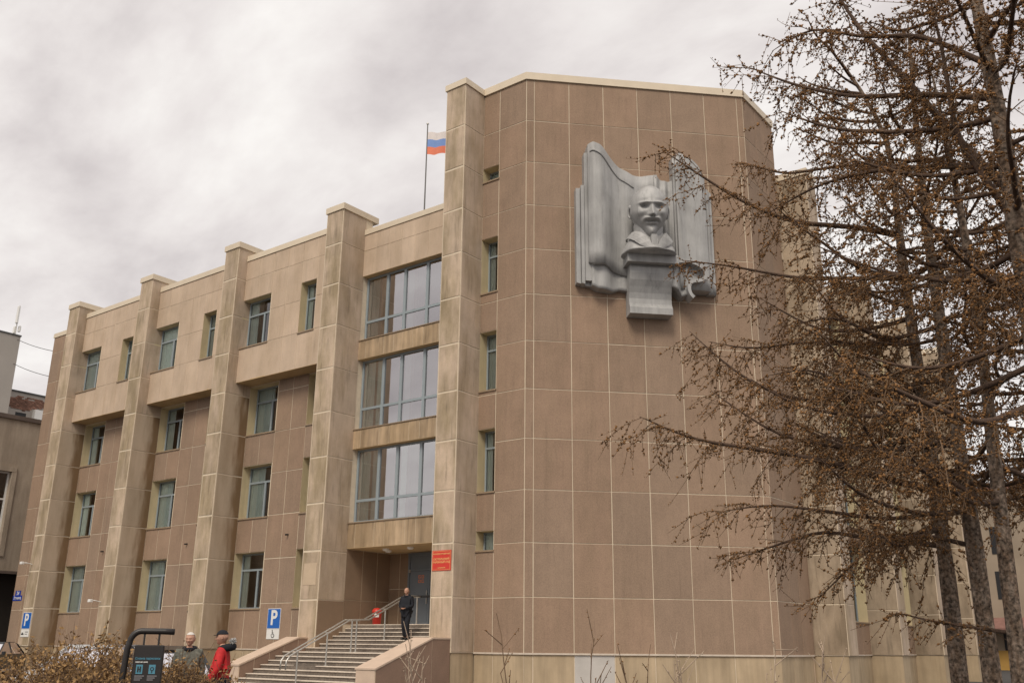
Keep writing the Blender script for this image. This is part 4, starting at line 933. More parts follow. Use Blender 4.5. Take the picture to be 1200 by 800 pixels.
    if hood:
        mb = MB(); nk = Vector(J['nek']); mb.tube([nk+Vector((0.15*math.cos(a), 0.03+0.13*math.sin(a), 0.0+0.03*math.sin(a))) for a in [R(-30+24*i) for i in range(11)]], [0.05]+[0.065]*9+[0.05], 8); mb.build('hood', MT[hood], r_, smooth=True)
        mb = MB(); rr = random.Random(9); c = nk+Vector((0.10, 0.16, 0.12))
        for i in range(70):
            d_ = Vector((rr.gauss(0, 1), rr.gauss(0, 1), rr.gauss(0, 1))).normalized(); mb.tube([c, c+d_*rr.uniform(.05, .075)], [0.012, 0.005], 4)
        mb.build('fur_trim', MT['furgrey'], r_)
    return r_
def ray_at(px, py, d):
    """point seen at a pixel of the photograph, d metres away over the ground"""
    u = (px-600)/F_PX; v = -(py-400)/F_PX; r0 = u*cr-v*sr; u0 = u*sr+v*cr
    q = w3(r0, cp-u0*sp, sp+u0*cp); h = math.hypot(q.x, q.y); return Vector(W(*CAMU))+q*(d/h)
CX, CY = W(*CAMU)[0], W(*CAMU)[1]
def face_cam(p): return math.atan2(CY-p[1], CX-p[0])+math.pi/2
# this block only holds what the photograph shows of the three men
p = ray_at(222, 760, 18.6); person((p.x, p.y, 0), face_cam(p)-0.10, 'white haired man in a mottled grey jacket standing behind the shrubs', 'camo', 'navy', {}, 'hair_white', collar='blackcloth', scale=0.98, head_rot=(R(4), R(-10)))
p = ray_at(261, 760, 18.0); person((p.x, p.y, 0), face_cam(p)-R(100), 'man in a red jacket and black cap turned towards the other man', 'redjacket', 'navy', dict(eR=(-0.27, -0.06, 1.14), wR=(-0.22, -0.24, 0.98), eL=(0.27, -0.02, 1.13), wL=(0.24, -0.16, 0.92)), None, hood='blackcloth', cap='blackcloth', scale=1.0, head_rot=(R(3), R(5)))
vq = 1.0; zq = stair_z(vq)
MANU = -4.42
person(W(MANU, vq-0.02, zq), face_cam(W(MANU, vq, 0))-R(28), 'man in black coat walking down the stairs with hands clasped', 'blackcloth', 'blackcloth',
       dict(eL=(0.25, -0.02, 1.14), wL=(0.05, -0.22, 1.06), eR=(-0.25, -0.02, 1.14), wR=(-0.05, -0.23, 1.05), kL=(0.10, -0.12, 0.52), aL=(0.10, -0.06, 0.09), tL=(0.12, -0.24, 0.04), kR=(-0.09, 0.0, 0.48), aR=(-0.09, 0.12, 0.09), tR=(-0.11, -0.05, 0.04)), 'hair_grey', collar='blackcloth', head_rot=(R(14), R(-8)), bald=True, scale=1.0)

# ------------------------------------------------------------------ information stand
IP = ray_at(176, 760, 13.0); IS = empty('information_stand', (IP.x, IP.y, 0), face_cam(IP)-R(6)); tag(IS, 'black information stand with a curved tube arm and light blue pictograms', 'stand')
mb = MB(); arc = [(-0.33, 0, 0.0), (-0.275, 0, 1.20), (-0.262, 0, 1.48)]+[(-0.245+0.13*(1-math.cos(R(a))), 0, 1.54+0.15*math.sin(R(a))) for a in range(5, 91, 9)]+[(0.0, 0, 1.69), (0.15, 0, 1.69), (0.26, 0, 1.685)]
mb.tube([(x, y, z_) for x, y, z_ in arc], 0.037, 12); mb.build('tube_arm', MT['black_metal'], IS, smooth=True)
mb = MB(); mb.tube([(0.26, 0, 1.685), (0.262, 0, 1.685)], 0.031, 12); mb.build('tube_end', MT['dark'], IS)
for x in (-0.08, 0.09): mb = MB(); mb.tube([(x, 0, 1.52), (x, 0, 1.66)], 0.012, 6); mb.build('hanger', MT['black_metal'], IS)
mb = MB(); mb.bbox(-0.175, 0.165, -0.05, 0.05, 0.25, 1.53, 0.012); pnl = mb.build('panel', MT['black_metal'], IS)
MT['paleblue'] = mat('print_blue', (0.085, 0.25, 0.34), 0.5, 0.06, 8.0); MT['greyprint'] = mat('print_grey', (0.20, 0.19, 0.20), 0.5, 0.05, 8.0)
class Loc:   # a local frame on the panel's face
    rot = 0.0
    def P(s, a, d, z): return Vector((a, -0.05-d, z))
lf_ = Loc()
def panel_text(body, size, a, z, mname):
    me = text_mesh(body, size, bold=0.0008); me.materials.clear(); me.materials.append(MT[mname]); o = obj('lettering', me, pnl); o.matrix_local = Matrix.Translation((a, -0.053, z)) @ Matrix.Rotation(R(90), 4, 'X')
panel_text('Схема парковки', 0.036, -0.01, 1.375, 'paleblue'); panel_text('платная зона', 0.022, -0.075, 1.335, 'white')
for row in range(3):
    for cix in range(2):
        x0, z0 = -0.13+cix*0.145, 1.20-row*0.235
        mb = MB(); mb.box(x0, x0+0.075, -0.054, -0.048, z0, z0+0.105); ic = mb.build('pictogram', MT['paleblue'], pnl)
        mb = MB()
        if cix == row % 2: mb.box(x0+0.015, x0+0.03, -0.058, -0.053, z0+0.02, z0+0.085); mb.box(x0+0.042, x0+0.057, -0.058, -0.053, z0+0.02, z0+0.085); mb.box(x0+0.031, x0+0.041, -0.058, -0.053, z0+0.048, z0+0.058)
        else: mb.tube([(x0+0.0375+0.019*math.cos(a), -0.056, z0+0.058+0.019*math.sin(a)) for a in [2*math.pi*i/12 for i in range(13)]], 0.004, 5); mb.box(x0+0.033, x0+0.042, -0.058, -0.053, z0+0.012, z0+0.035)
        mb.build('icon', MT['black_metal'], ic)
        for k in range(3): mb = MB(); mb.box(x0-0.01, x0+0.10-0.02*k, -0.054, -0.049, z0-0.03-0.022*k, z0-0.018-0.022*k); mb.build('print_line', MT['greyprint'], pnl)

# ------------------------------------------------------------------ parked cars behind the shrubs
def paint(name, col):
    m = mat(name, col, 0.28, 0.03, 2.0, spec=0.6); m.node_tree.nodes['Principled BSDF'].inputs['Coat Weight'].default_value = 0.25; return m
def car(loc_, rz, label, body_mat):
    c = empty('parked_car', loc_, rz); tag(c, label, 'car')
    # side profile (x forward), widths from section to section
    low = [(-2.1, 0.45), (-2.12, 0.75), (-2.05, 0.92), (-1.5, 0.98), (0.75, 0.96), (1.5, 0.86), (2.0, 0.70), (2.10, 0.55), (2.08, 0.32), (-2.0, 0.30)]
    mb = MB(); wd = lambda x: 0.86-0.10*max(0, abs(x)-1.4)**1.5
    n = len(low)
    for sgn in (-1, 1):
        for (x, z_) in low: mb.v.append((x, sgn*wd(x)*(1.0 if z_ < 0.93 else 0.95), z_))
    mb.f.append(tuple(range(n))); mb.f.append(tuple(range(2*n-1, n-1, -1)))
    for i in range(n): mb.f.append((i, n+i, n+(i+1) % n, (i+1) % n))
    mb.m = [0]*len(mb.f); bd = mb.build('body', body_mat, c)
    bv = bd.modifiers.new('b', 'BEVEL'); bv.width = 0.05; bv.segments = 3; bv.limit_method = 'ANGLE'; bv.angle_limit = R(25)
    gh = [(-1.75, 0.95), (-1.30, 1.38), (-0.9, 1.46), (0.05, 1.46), (0.85, 0.95)]
    mb = MB(); k = len(gh)
    for sgn in (-1, 1):
        for (x, z_) in gh: mb.v.append((x, sgn*(0.80 if z_ < 1 else 0.62), z_))
    mb.f = [tuple(range(k)), tuple(range(2*k-1, k-1, -1))]+[(i, k+i, k+i+1, i+1) for i in range(k-1)]; mb.m = [0]*len(mb.f); mb.build('greenhouse', MT['carglass'], c)
    mb = MB(); mb.prism([(-1.32, 1.375), (-0.9, 1.452), (0.05, 1.452), (0.16, 1.40), (0.05, 1.475), (-0.9, 1.49), (-1.34, 1.41)][:7], -0.60, 0.60, 'y'); mb.build('roof', body_mat, c)
    for sgn in (-1, 1):
        for a, b in (((0.87, 0.96), (0.05, 1.465)), ((-1.76, 0.96), (-1.30, 1.39)), ((-0.45, 0.96), (-0.42, 1.465))):
            mb = MB(); mb.tube([(a[0], sgn*0.805, a[1]), (b[0], sgn*0.625, b[1])], 0.03, 6); mb.build('window_pillar', body_mat, c)
        mb = MB(); mb.bbox(0.62, 0.74, sgn*0.86 if sgn > 0 else -1.02, 1.02 if sgn > 0 else -0.86, 0.95, 1.08, 0.02); mb.build('mirror', body_mat, c)
        mb = MB(); mb.box(1.93, 2.09, min(sgn*0.42, sgn*0.74), max(sgn*0.42, sgn*0.74), 0.60, 0.70); mb.build('headlight', MT['white'], c)
        for x in (-1.30, 1.32):
            mb = MB(); mb.lathe([(0.19, -0.10), (0.29, -0.11), (0.315, -0.08), (0.315, 0.08), (0.29, 0.11), (0.19, 0.10)], 0, 0, 24); w_ = mb.build('wheel', MT['dark'], c, smooth=True); w_.location = (x, sgn*0.78, 0.315); w_.rotation_euler = (R(90), 0, 0)
            mb = MB(); mb.lathe([(0.0, 0.07*-sgn), (0.05, 0.085*-sgn), (0.19, 0.075*-sgn), (0.2, 0.03*-sgn)], 0, 0, 20); mb.build('rim', MT['steel'], w_)
    return c
p = ray_at(108, 775, 27.0); car((p.x, p.y, 0), math.atan2(CY-p.y, CX-p.x)-R(35), 'silver car parked behind the brown shrubs beside the black stand', paint('silver_paint', (0.36, 0.36, 0.36)))
p = ray_at(186, 775, 23.0); car((p.x, p.y, 0), math.atan2(CY-p.y, CX-p.x)+R(188), 'black car parked behind the black information stand', paint('black_paint', (0.012, 0.012, 0.013)))
p = ray_at(-14, 775, 52.0); car((p.x, p.y, 0), R(-50), 'dark car standing before the dark passage of the old building', paint('dark_paint', (0.015, 0.016, 0.02)))

def rebase(root):
    for ch in root.children: ch.location = ch.location - root.location
# ------------------------------------------------------------------ old buildings beyond the wing end
OB = empty('old_building', W(-39, -8, -G)); tag(OB, 'old grey brown stuccoed building beyond the wing with a tall white framed window', 'building')
fo = Frame(-39, 14, math.pi/2)      # s runs away from the viewer
def sv(v_): return 14-v_
ow = (sv(1.95), sv(-0.75), 4.95, 9.9)
mb = MB(); rs = subtract([(0, 60, 4.1, 13.05)], ow)
for (a0, a1, b0, b1) in rs: mb.quad(fo.P(a0, 0, b0), fo.P(a1, 0, b0), fo.P(a1, 0, b1), fo.P(a0, 0, b1))
for (q0, q1) in ((ow[0], ow[1]),):
    for a in (q0, q1): mb.quad(fo.P(a, 0, ow[2]), fo.P(a, 0, ow[3]), fo.P(a, -0.35, ow[3]), fo.P(a, -0.35, ow[2]))
    for z_ in (ow[2], ow[3]): mb.quad(fo.P(q0, 0, z_), fo.P(q1, 0, z_), fo.P(q1, -0.35, z_), fo.P(q0, -0.35, z_))
mb.quad(fo.P(0, 0, 4.1), fo.P(0, 0, 13.05), fo.P(0, -20, 13.05), fo.P(0, -20, 4.1))
wv = mb.build('wall', MT['old'], OB)
mb = MB(); fbox(mb, fo, 0, 60, -0.6, 0.12, 13.05, 13.30); fbox(mb, fo, 0, 60, -0.1, 0.10, 3.98, 4.14); mb.build('cornice', mat('cornice_metal', (0.12, 0.09, 0.075), 0.7, 0.2, 2.0), OB)
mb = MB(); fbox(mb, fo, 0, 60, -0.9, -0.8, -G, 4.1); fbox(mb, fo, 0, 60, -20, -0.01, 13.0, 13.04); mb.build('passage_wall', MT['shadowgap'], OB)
for a in (0.5, 6, 18, 24, 36, 48): mb = MB(); fbox(mb, fo, a, a+0.8, -0.8, 0.0, -G, 4.0); mb.build('pier', MT['old'], OB)
mb = MB(); fbox(mb, fo, ow[0]-0.25, ow[1]+0.25, 0.0, 0.09, ow[3], ow[3]+0.28); fbox(mb, fo, ow[1], ow[1]+0.28, 0.0, 0.08, ow[2], ow[3]); mb.build('window_surround', MT['old'], OB)
fw_ = 0.10; mb = MB(); a0, a1, z0, z1 = ow
for a in (a0, a0+(a1-a0)*.36, a0+(a1-a0)*.68, a1-fw_): fbox(mb, fo, a, a+fw_, -0.32, -0.24, z0, z1)
for z_ in (z0, z0+(z1-z0)*.33, z0+(z1-z0)*.66, z1-fw_): fbox(mb, fo, a0, a1, -0.318, -0.238, z_, z_+fw_)
wo = mb.build('window', MT['white'], OB); mb = MB(); mb.quad(fo.P(a0, -0.28, z0), fo.P(a1, -0.28, z0), fo.P(a1, -0.28, z1), fo.P(a0, -0.28, z1)); mb.build('pane', MT['glass'], wo)
mb = MB(); mb.quad(fo.P(a0-1, -1.2, z0-1), fo.P(a1+1, -1.2, z0-1), fo.P(a1+1, -1.2, z1+1), fo.P(a0-1, -1.2, z1+1)); mb.build('interior_wall', MT['interior'], OB)
rebase(OB)
# grey block rising behind it
TB = empty('grey_tower_block', W(-62, -10, -G)); tag(TB, 'plain grey stair tower rising behind the old building', 'building')
ft = Frame(-60, 20, math.pi/2)
mb = MB(); fbox(mb, ft, 0, 29.4, -12, 0, -G, 24.6); mb.build('wall', MT['old_grey'], TB)
mb = MB(); fbox(mb, ft, 0, 29.45, -12, 0.06, 24.6, 24.72); mb.build('coping', MT['roof'], TB)
rebase(TB)
BB = empty('brick_topped_block', W(-63, -18, -G)); tag(BB, 'low grey block with a crumbling band of bare red brick under its roof', 'building')
fb_ = Frame(-61.5, -9.8, math.pi/2)
mb = MB(); fbox(mb, fb_, 0, 16, -10, 0, -G, 20.3); wb = mb.build('wall', MT['old_grey'], BB)
mb = MB(); fbox(mb, fb_, 0, 16, -10, 0.10, 20.3, 20.42); mb.build('coping', MT['roof'], BB)
rr = random.Random(4); mb = MB(); mb.box(-0.06, 0.06, -0.26/2, 0.26/2, -0.05, 0.05); bme = mb.mesh('brick', [MT['brick']])
for row in range(11):
    z_ = 19.95-row*0.115; n_ = 0
    for i in range(22):
        a = 0.15+i*0.275+(0.13 if row % 2 else 0)
        edge = 19.42-0.25*math.sin(a*1.3)-0.2*rr.random()
        if z_ < edge-0.25 or (row < 2 and rr.random() < .5): continue
        o = obj('brick', bme, wb); o.location = fb_.P(a, -0.02+rr.uniform(-.015, .02), z_)
for a, b in ((0.9, 1.8), (3.4, 4.2)):
    mb = MB(); fbox(mb, fb_, a, b, -0.05, 0.02, 17.2, 18.6); mb.build('window', MT['dark'], BB)
mb = MB(); fbox(mb, fb_, 2.3, 3.0, 0.0, 0.5, 13.4, 19.0); mb.build('duct', MT['white'], BB)
rebase(BB)
AN = empty('antenna_mast', W(-60.2, -9.0, 24.7)); tag(AN, 'white antenna panels on a short mast atop the grey tower', 'antenna')
mb = MB(); mb.tube([(0, 0, 0), (0, 0, 2.6)], 0.05, 8); mb.build('mast', MT['steel'], AN)
for (x, y, z0, h) in ((0.12, -0.10, 1.0, 1.5), (-0.28, 0.0, 0.2, 0.6), (0.05, 0.25, 0.35, 0.5)): mb = MB(); mb.bbox(x-0.14, x+0.14, y-0.08, y+0.08, z0, z0+h, 0.03); mb.build('panel_antenna', MT['white'], AN)
for k, (z0, z1) in enumerate(((24.3, 17.0), (22.2, 15.3))):
    a = Vector(W(-60, -9.2, z0)); b = Vector(W(-34.2, -3.0, z1)); mb = MB(); mb.tube([a.lerp(b, t/12)-Vector((0, 0, 1.2*(1-(2*t/12-1)**2)*0.35)) for t in range(13)], 0.022, 4)
    tag(mb.build('cable', MT['dark']), ('upper' if k == 0 else 'lower')+' thin cable strung from the grey tower to the wing roof', 'cable')
# houses seen between the larch trunks
HB = empty('tiled_house', W(20, -60, -G)); tag(HB, 'beige house with a red tiled canopy and yellow base beyond the larch trunks', 'house')
fh = Frame(-6, -62, 0)
mb = MB(); fbox(mb, fh, 0, 34, -12, 0, -G, 13.0); mb.build('wall', mat('beige_wall', (0.30, 0.24, 0.18), 0.9, 0.15, 0.4), HB)
mb = MB(); fbox(mb, fh, 0, 34, 0.0, 0.10, -G, 0.2); mb.build('base', MT['yellow'], HB)
mb = MB(); mb.prism([(60.0, G+1.75), (61.99, G+2.6), (61.99, G+2.75), (60.0, G+1.88)], -6, 28, 'x'); cn = mb.build('canopy', MT['tile'], HB)
for i in range(9):
    for j, (z0, z1) in enumerate(((-0.6, 1.6), (4.2, 6.4), (7.8, 10.0))):
        mb = MB(); fbox(mb, fh, 1+i*3.6, 2.5+i*3.6, -0.02, 0.05, z0, z1); mb.build('window', MT['dark'], HB)
mb = MB(); fbox(mb, fh, -0.2, 34.2, -12, 0.3, 13.0, 13.3); mb.build('roof', MT['tile'], HB)

rebase(HB)

# ------------------------------------------------------------------ larches
def tubes_np(polys, k=3):
    """polys: list of (pts (n,3), radii (n)) -> verts, quads"""
    V, F = [], []; n0 = 0; ang = np.arange(k)*2*np.pi/k; ca, sa = np.cos(ang), np.sin(ang); ref = np.array([0.31, 0.17, 0.93])
    for pts, rad in polys:
        n = len(pts); t = np.gradient(pts, axis=0); t /= (np.linalg.norm(t, axis=1, keepdims=True)+1e-9)
        a = np.cross(t, ref); ln = np.linalg.norm(a, axis=1, keepdims=True); a = np.where(ln < .05, np.array([[1., 0, 0]]), a/(ln+1e-9)); b = np.cross(t, a)
        V.append((pts[:, None, :]+(a[:, None, :]*ca[None, :, None]+b[:, None, :]*sa[None, :, None])*rad[:, None, None]).reshape(-1, 3))
        i = np.arange(n-1)[:, None]*k; j = np.arange(k)[None, :]; j2 = (j+1) % k
        F.append((np.stack([i+j, i+j2, i+k+j2, i+k+j], -1)+n0).reshape(-1, 4)); n0 += n*k
    return np.concatenate(V), np.concatenate(F)
def cones_np(pos, size, rg, stretch=1.35):
    """little three-sided spindles, one for each cone or bud"""
    n = len(pos); ax = rg.normal(size=(n, 3)); ax /= np.linalg.norm(ax, axis=1, keepdims=True)
    b = np.cross(ax, np.array([0.3, 0.5, 0.81])); b /= np.linalg.norm(b, axis=1, keepdims=True)+1e-9; c = np.cross(ax, b)
    s = size[:, None]; V = np.empty((n, 5, 3)); V[:, 0] = pos+ax*s*stretch; V[:, 1] = pos-ax*s*stretch
    for k in range(3): w = 2*np.pi*k/3; V[:, 2+k] = pos+(b*math.cos(w)+c*math.sin(w))*s*0.85
    base = np.arange(n)[:, None]*5
    f = np.array([[0, 2, 3], [0, 3, 4], [0, 4, 2], [1, 3, 2], [1, 4, 3], [1, 2, 4]])
    return V.reshape(-1, 3), (base[:, :, None]+f[None]).reshape(-1, 3)
def smooth_path(P, n):
    P = np.asarray(P, float); d = np.r_[0, np.cumsum(np.linalg.norm(np.diff(P, axis=0), axis=1))]; t = np.linspace(0, d[-1], n)
    Q = np.stack([np.interp(t, d, P[:, i]) for i in range(3)], 1)
    for _ in range(2): Q[1:-1] = 0.25*Q[:-2]+0.5*Q[1:-1]+0.25*Q[2:]
    return Q
def larch(base, height, r0, label, seed, heroes=(), z_first=2.0, n_br=46, lmax=3.6, lean=(0, 0), bias=None, dens=1.0, top=None):
    rg = np.random.default_rng(seed); T = empty('larch_tree', (base[0], base[1], 0)); tag(T, label, 'tree', None)
    o0 = np.array([base[0], base[1], 0.0]); n = 26
    tz = np.linspace(-0.15, height, n); w1, w2 = rg.uniform(0, 6, 2)
    tr = np.stack([lean[0]*tz/height+0.05*np.sin(tz*0.55+w1)*tz/height*2, lean[1]*tz/height+0.05*np.sin(tz*0.5+w2)*tz/height*2, tz], 1)
    if top is not None:
        tt = np.clip((tz/height-0.80)/0.20, 0, 1)[:, None]; tr[:, :2] += tt**1.6*np.array(top)[None, :]
    rad = r0*(1-np.clip(tz, 0, None)/height)**0.75+0.012; rad[0] *= 1.25; rad[1] *= 1.08
    rad = rad*(1+0.05*rg.normal(size=n))
    V, F = tubes_np([(tr, rad)], 12); trunk = from_np('trunk', V, F, MT['bark'], T, 4); trunk.data.polygons.foreach_set('use_smooth', [True]*len(F))
    def at_trunk(z): return np.array([np.interp(z, tz, tr[:, i]) for i in range(3)])
    br = []
    for h in heroes:
        P = np.asarray([np.array(q)-o0 for q in h[0]]); s = at_trunk(P[0, 2]); P = np.vstack([s, P[1:]]); br.append((smooth_path(P, 16), h[1]))
    for i in range(n_br):
        z = z_first+(height-z_first-0.2)*((i+rg.uniform(0, 1))/n_br); f = (z-z_first)/(height-z_first)
        az = rg.uniform(0, 2*np.pi) if bias is None or rg.random() > bias[1] else bias[0]+rg.normal()*0.7
        ln = lmax*(1-f)**0.7*rg.uniform(0.5, 1.0)+0.45
        if i % 5 == 4: ln *= 0.5
        el = rg.normal(0.10+0.35*f, 0.14); d = np.array([np.cos(az), np.sin(az)]); P = []
        sag = rg.uniform(0.05, 0.16)*ln; bend = rg.normal()*0.12*ln
        for t in np.linspace(0, 1, 8):
            r_ = ln*t; zz_ = z+np.tan(el)*r_*0.8-sag*4*t*(1-t)*0.9+0.10*ln*t**3
            P.append([*(at_trunk(z)[:2]+d*r_+np.array([-d[1], d[0]])*bend*t*t), zz_])
        P = np.array(P); P[1:] += rg.normal(size=(7, 3))*0.025*ln*np.array([1, 1, 0.7]); br.append((smooth_path(P, 12), 0.012+0.0085*ln))
    V, F = tubes_np([(p_, r_*(1-np.linspace(0, 1, len(p_)))**0.7+0.004) for p_, r_ in br], 6); bo = from_np('branches', V, F, MT['limb'], T, 4); bo['kind'] = 'stuff'
    tw, cn, cs = [], [], []
    for p_, r_ in br:
        seg = np.linalg.norm(np.diff(p_, axis=0), axis=1); ln = seg.sum(); cum = np.r_[0, np.cumsum(seg)]/ln
        ns = int(ln/0.115*dens)+3
        for q in range(ns):
            t = 0.12+0.88*(q+rg.uniform(0, 1))/ns; t = min(t, 0.995)
            o = np.array([np.interp(t, cum, p_[:, i]) for i in range(3)]); dr = p_[-1]-p_[0]; dr = dr/np.linalg.norm(dr); sd_ = np.cross(dr, [0, 0, 1.0]); sd_ /= np.linalg.norm(sd_)+1e-9
            sgn = 1 if q % 2 else -1; l2 = min(0.85, 0.25+0.28*ln*(1-0.55*t))*rg.uniform(0.35, 1.0)
            d2 = dr*rg.uniform(0.35, 0.9)+sd_*sgn*rg.uniform(0.2, 0.9)+np.array([0, 0, rg.uniform(-0.75, 0.30)]); d2 /= np.linalg.norm(d2)
            m = 6; s_ = np.linspace(0, 1, m)[:, None]; sg = rg.uniform(0.1, 0.5)
            P2 = o+d2*l2*s_+np.array([0, 0, -1.0])*sg*l2*s_**2*0.8+rg.normal(size=(m, 3))*0.018*l2*s_
            tw.append((P2, np.linspace(0.0068, 0.0032, m)))
            nc = int(l2/0.030*rg.choice([0.3, 0.8, 1.4]))+2; tt = rg.uniform(0.05, 1.0, nc)
            for x in tt:
                cpos = np.array([np.interp(x, s_[:, 0], P2[:, i]) for i in range(3)]); cn.append(cpos+rg.normal(size=3)*0.012); cs.append(rg.uniform(0.006, 0.011) if rg.random() < .5 else rg.uniform(0.012, 0.022))
            for w in range(int(l2/0.085)):
                x = rg.uniform(0.15, 1.0); o3 = np.array([np.interp(x, s_[:, 0], P2[:, i]) for i in range(3)])
                d3 = d2*0.35+rg.normal(size=3)*0.45+np.array([0, 0, -0.55]); d3 /= np.linalg.norm(d3); l3 = rg.uniform(0.08, 0.42)
                P3 = np.stack([o3, o3+d3*l3*.5+np.array([0, 0, -.01]), o3+d3*l3+np.array([0, 0, -.05*l3])]); tw.append((P3, np.array([0.0042, 0.0034, 0.0024])))
                for x in rg.uniform(0.15, 1.0, int(l3/0.05)+1): cn.append(o3+d3*l3*x+rg.normal(size=3)*0.008); cs.append(rg.uniform(0.006, 0.011) if rg.random() < .5 else rg.uniform(0.012, 0.021))
    V, F = tubes_np(tw, 3); o = from_np('twigs', V, F, MT['twig'], T, 4); o['kind'] = 'stuff'
    V, F = cones_np(np.array(cn), np.array(cs), rg); o = from_np('cones', V, F, MT['cone'], T, 3); o['kind'] = 'stuff'
    return T, len(cn), len(tw)
def HP(d, pts, dd=0.0): return [tuple(ray_at(x, y, d+dd*i/(len(pts)-1))) for i, (x, y) in enumerate(pts)]
LEFT = math.atan2(-_U[1]*0-0.609, -0.793)      # towards the corner block as seen from the path
stats = []
bA = ray_at(1123, 790, 14.0); bB = ray_at(1161, 790, 13.0); bD = ray_at(1197, 790, 12.0); bC = ray_at(1272, 790, 10.2); bE = ray_at(1330, 790, 15.0)
stats.append(larch(bA, 10.6, 0.108, 'slender larch whose tip bends over beside the corner block', 11, [
    (HP(14, [(1056, 275), (1000, 265), (930, 262), (870, 237), (820, 205), (776, 176)], -0.8), 0.040),
    (HP(14, [(1088, 455), (1020, 464), (947, 472), (890, 455), (842, 420), (808, 388)], 0.9), 0.036),
    (HP(14, [(1098, 575), (1040, 562), (1000, 550), (955, 537), (880, 525), (810, 515), (750, 488)], -1.0), 0.050),
    (HP(14, [(1075, 325), (1000, 326), (930, 326), (860, 312), (800, 305)], 0.4), 0.030),
    (HP(14, [(1105, 640), (1060, 634), (1010, 630), (965, 620), (905, 640), (860, 655)], 0.8), 0.036),
    (HP(14, [(1100, 600), (1040, 610), (980, 600), (900, 590), (840, 600)], -0.6), 0.03),
    (HP(14, [(1082, 400), (1010, 405), (940, 400), (880, 410), (830, 400)], 0.6), 0.03),
    (HP(14, [(1040, 190), (980, 195), (920, 205), (870, 190)], 0.8), 0.026)], 2.9, 32, 3.0, (0, 0), (LEFT, 0.40), 0.9, (-0.75, -0.50)))
stats.append(larch(bB, 10.0, 0.112, 'straight larch with thick rough bark between two others', 12, [
    (HP(13, [(1120, 520), (1060, 500), (1000, 455), (950, 430), (900, 440)], 0.8), 0.036),
    (HP(13, [(1130, 640), (1080, 625), (1020, 640), (960, 700)], 0.6), 0.028),
    (HP(13, [(1105, 380), (1040, 400), (980, 370), (930, 380)], -0.5), 0.03)], 3.1, 28, 2.7, (0, 0), (LEFT, 0.30), 0.85))
stats.append(larch(bD, 8.6, 0.092, 'larch trunk with a broken stub, nearest the tiled house', 13, [
    (HP(12, [(1192, 742), (1130, 733), (1090, 727), (1050, 717)], 0.3), 0.020),
    (HP(12, [(1170, 600), (1110, 560), (1060, 545), (1000, 560)], 0.5), 0.03)], 3.1, 22, 2.2, (0, 0), (LEFT, 0.25), 0.8))
stats.append(larch(bC, 13.0, 0.125, 'tall pale barked larch rising past the top of the corner block', 14, [
    (HP(10.2, [(1168, 235), (1110, 150), (1060, 90), (1010, 40), (985, 0), (950, -60)], 0.8), 0.042),
    (HP(10.2, [(1175, 270), (1120, 160), (1105, 60), (1085, -20)], -0.5), 0.036),
    (HP(10.2, [(1165, 200), (1090, 195), (1020, 200), (960, 215), (900, 250)], 1.2), 0.034),
    (HP(10.2, [(1155, 120), (1080, 110), (1000, 115), (930, 100), (880, 80)], 0.9), 0.034),
    (HP(10.2, [(1150, 80), (1080, 40), (1010, 45), (950, 30), (905, 60)], 0.4), 0.03),
    (HP(10.2, [(1180, 330), (1110, 330), (1040, 320), (985, 335)], 0.7), 0.03)], 3.8, 40, 2.6, (0, 0), (LEFT, 0.3), 0.9))
stats.append(larch(bE, 9.5, 0.13, 'larch standing right of the row beside the tall pale barked one', 15, [], 3.0, 28, 3.0, (0, 0), (LEFT, 0.35), 0.85))

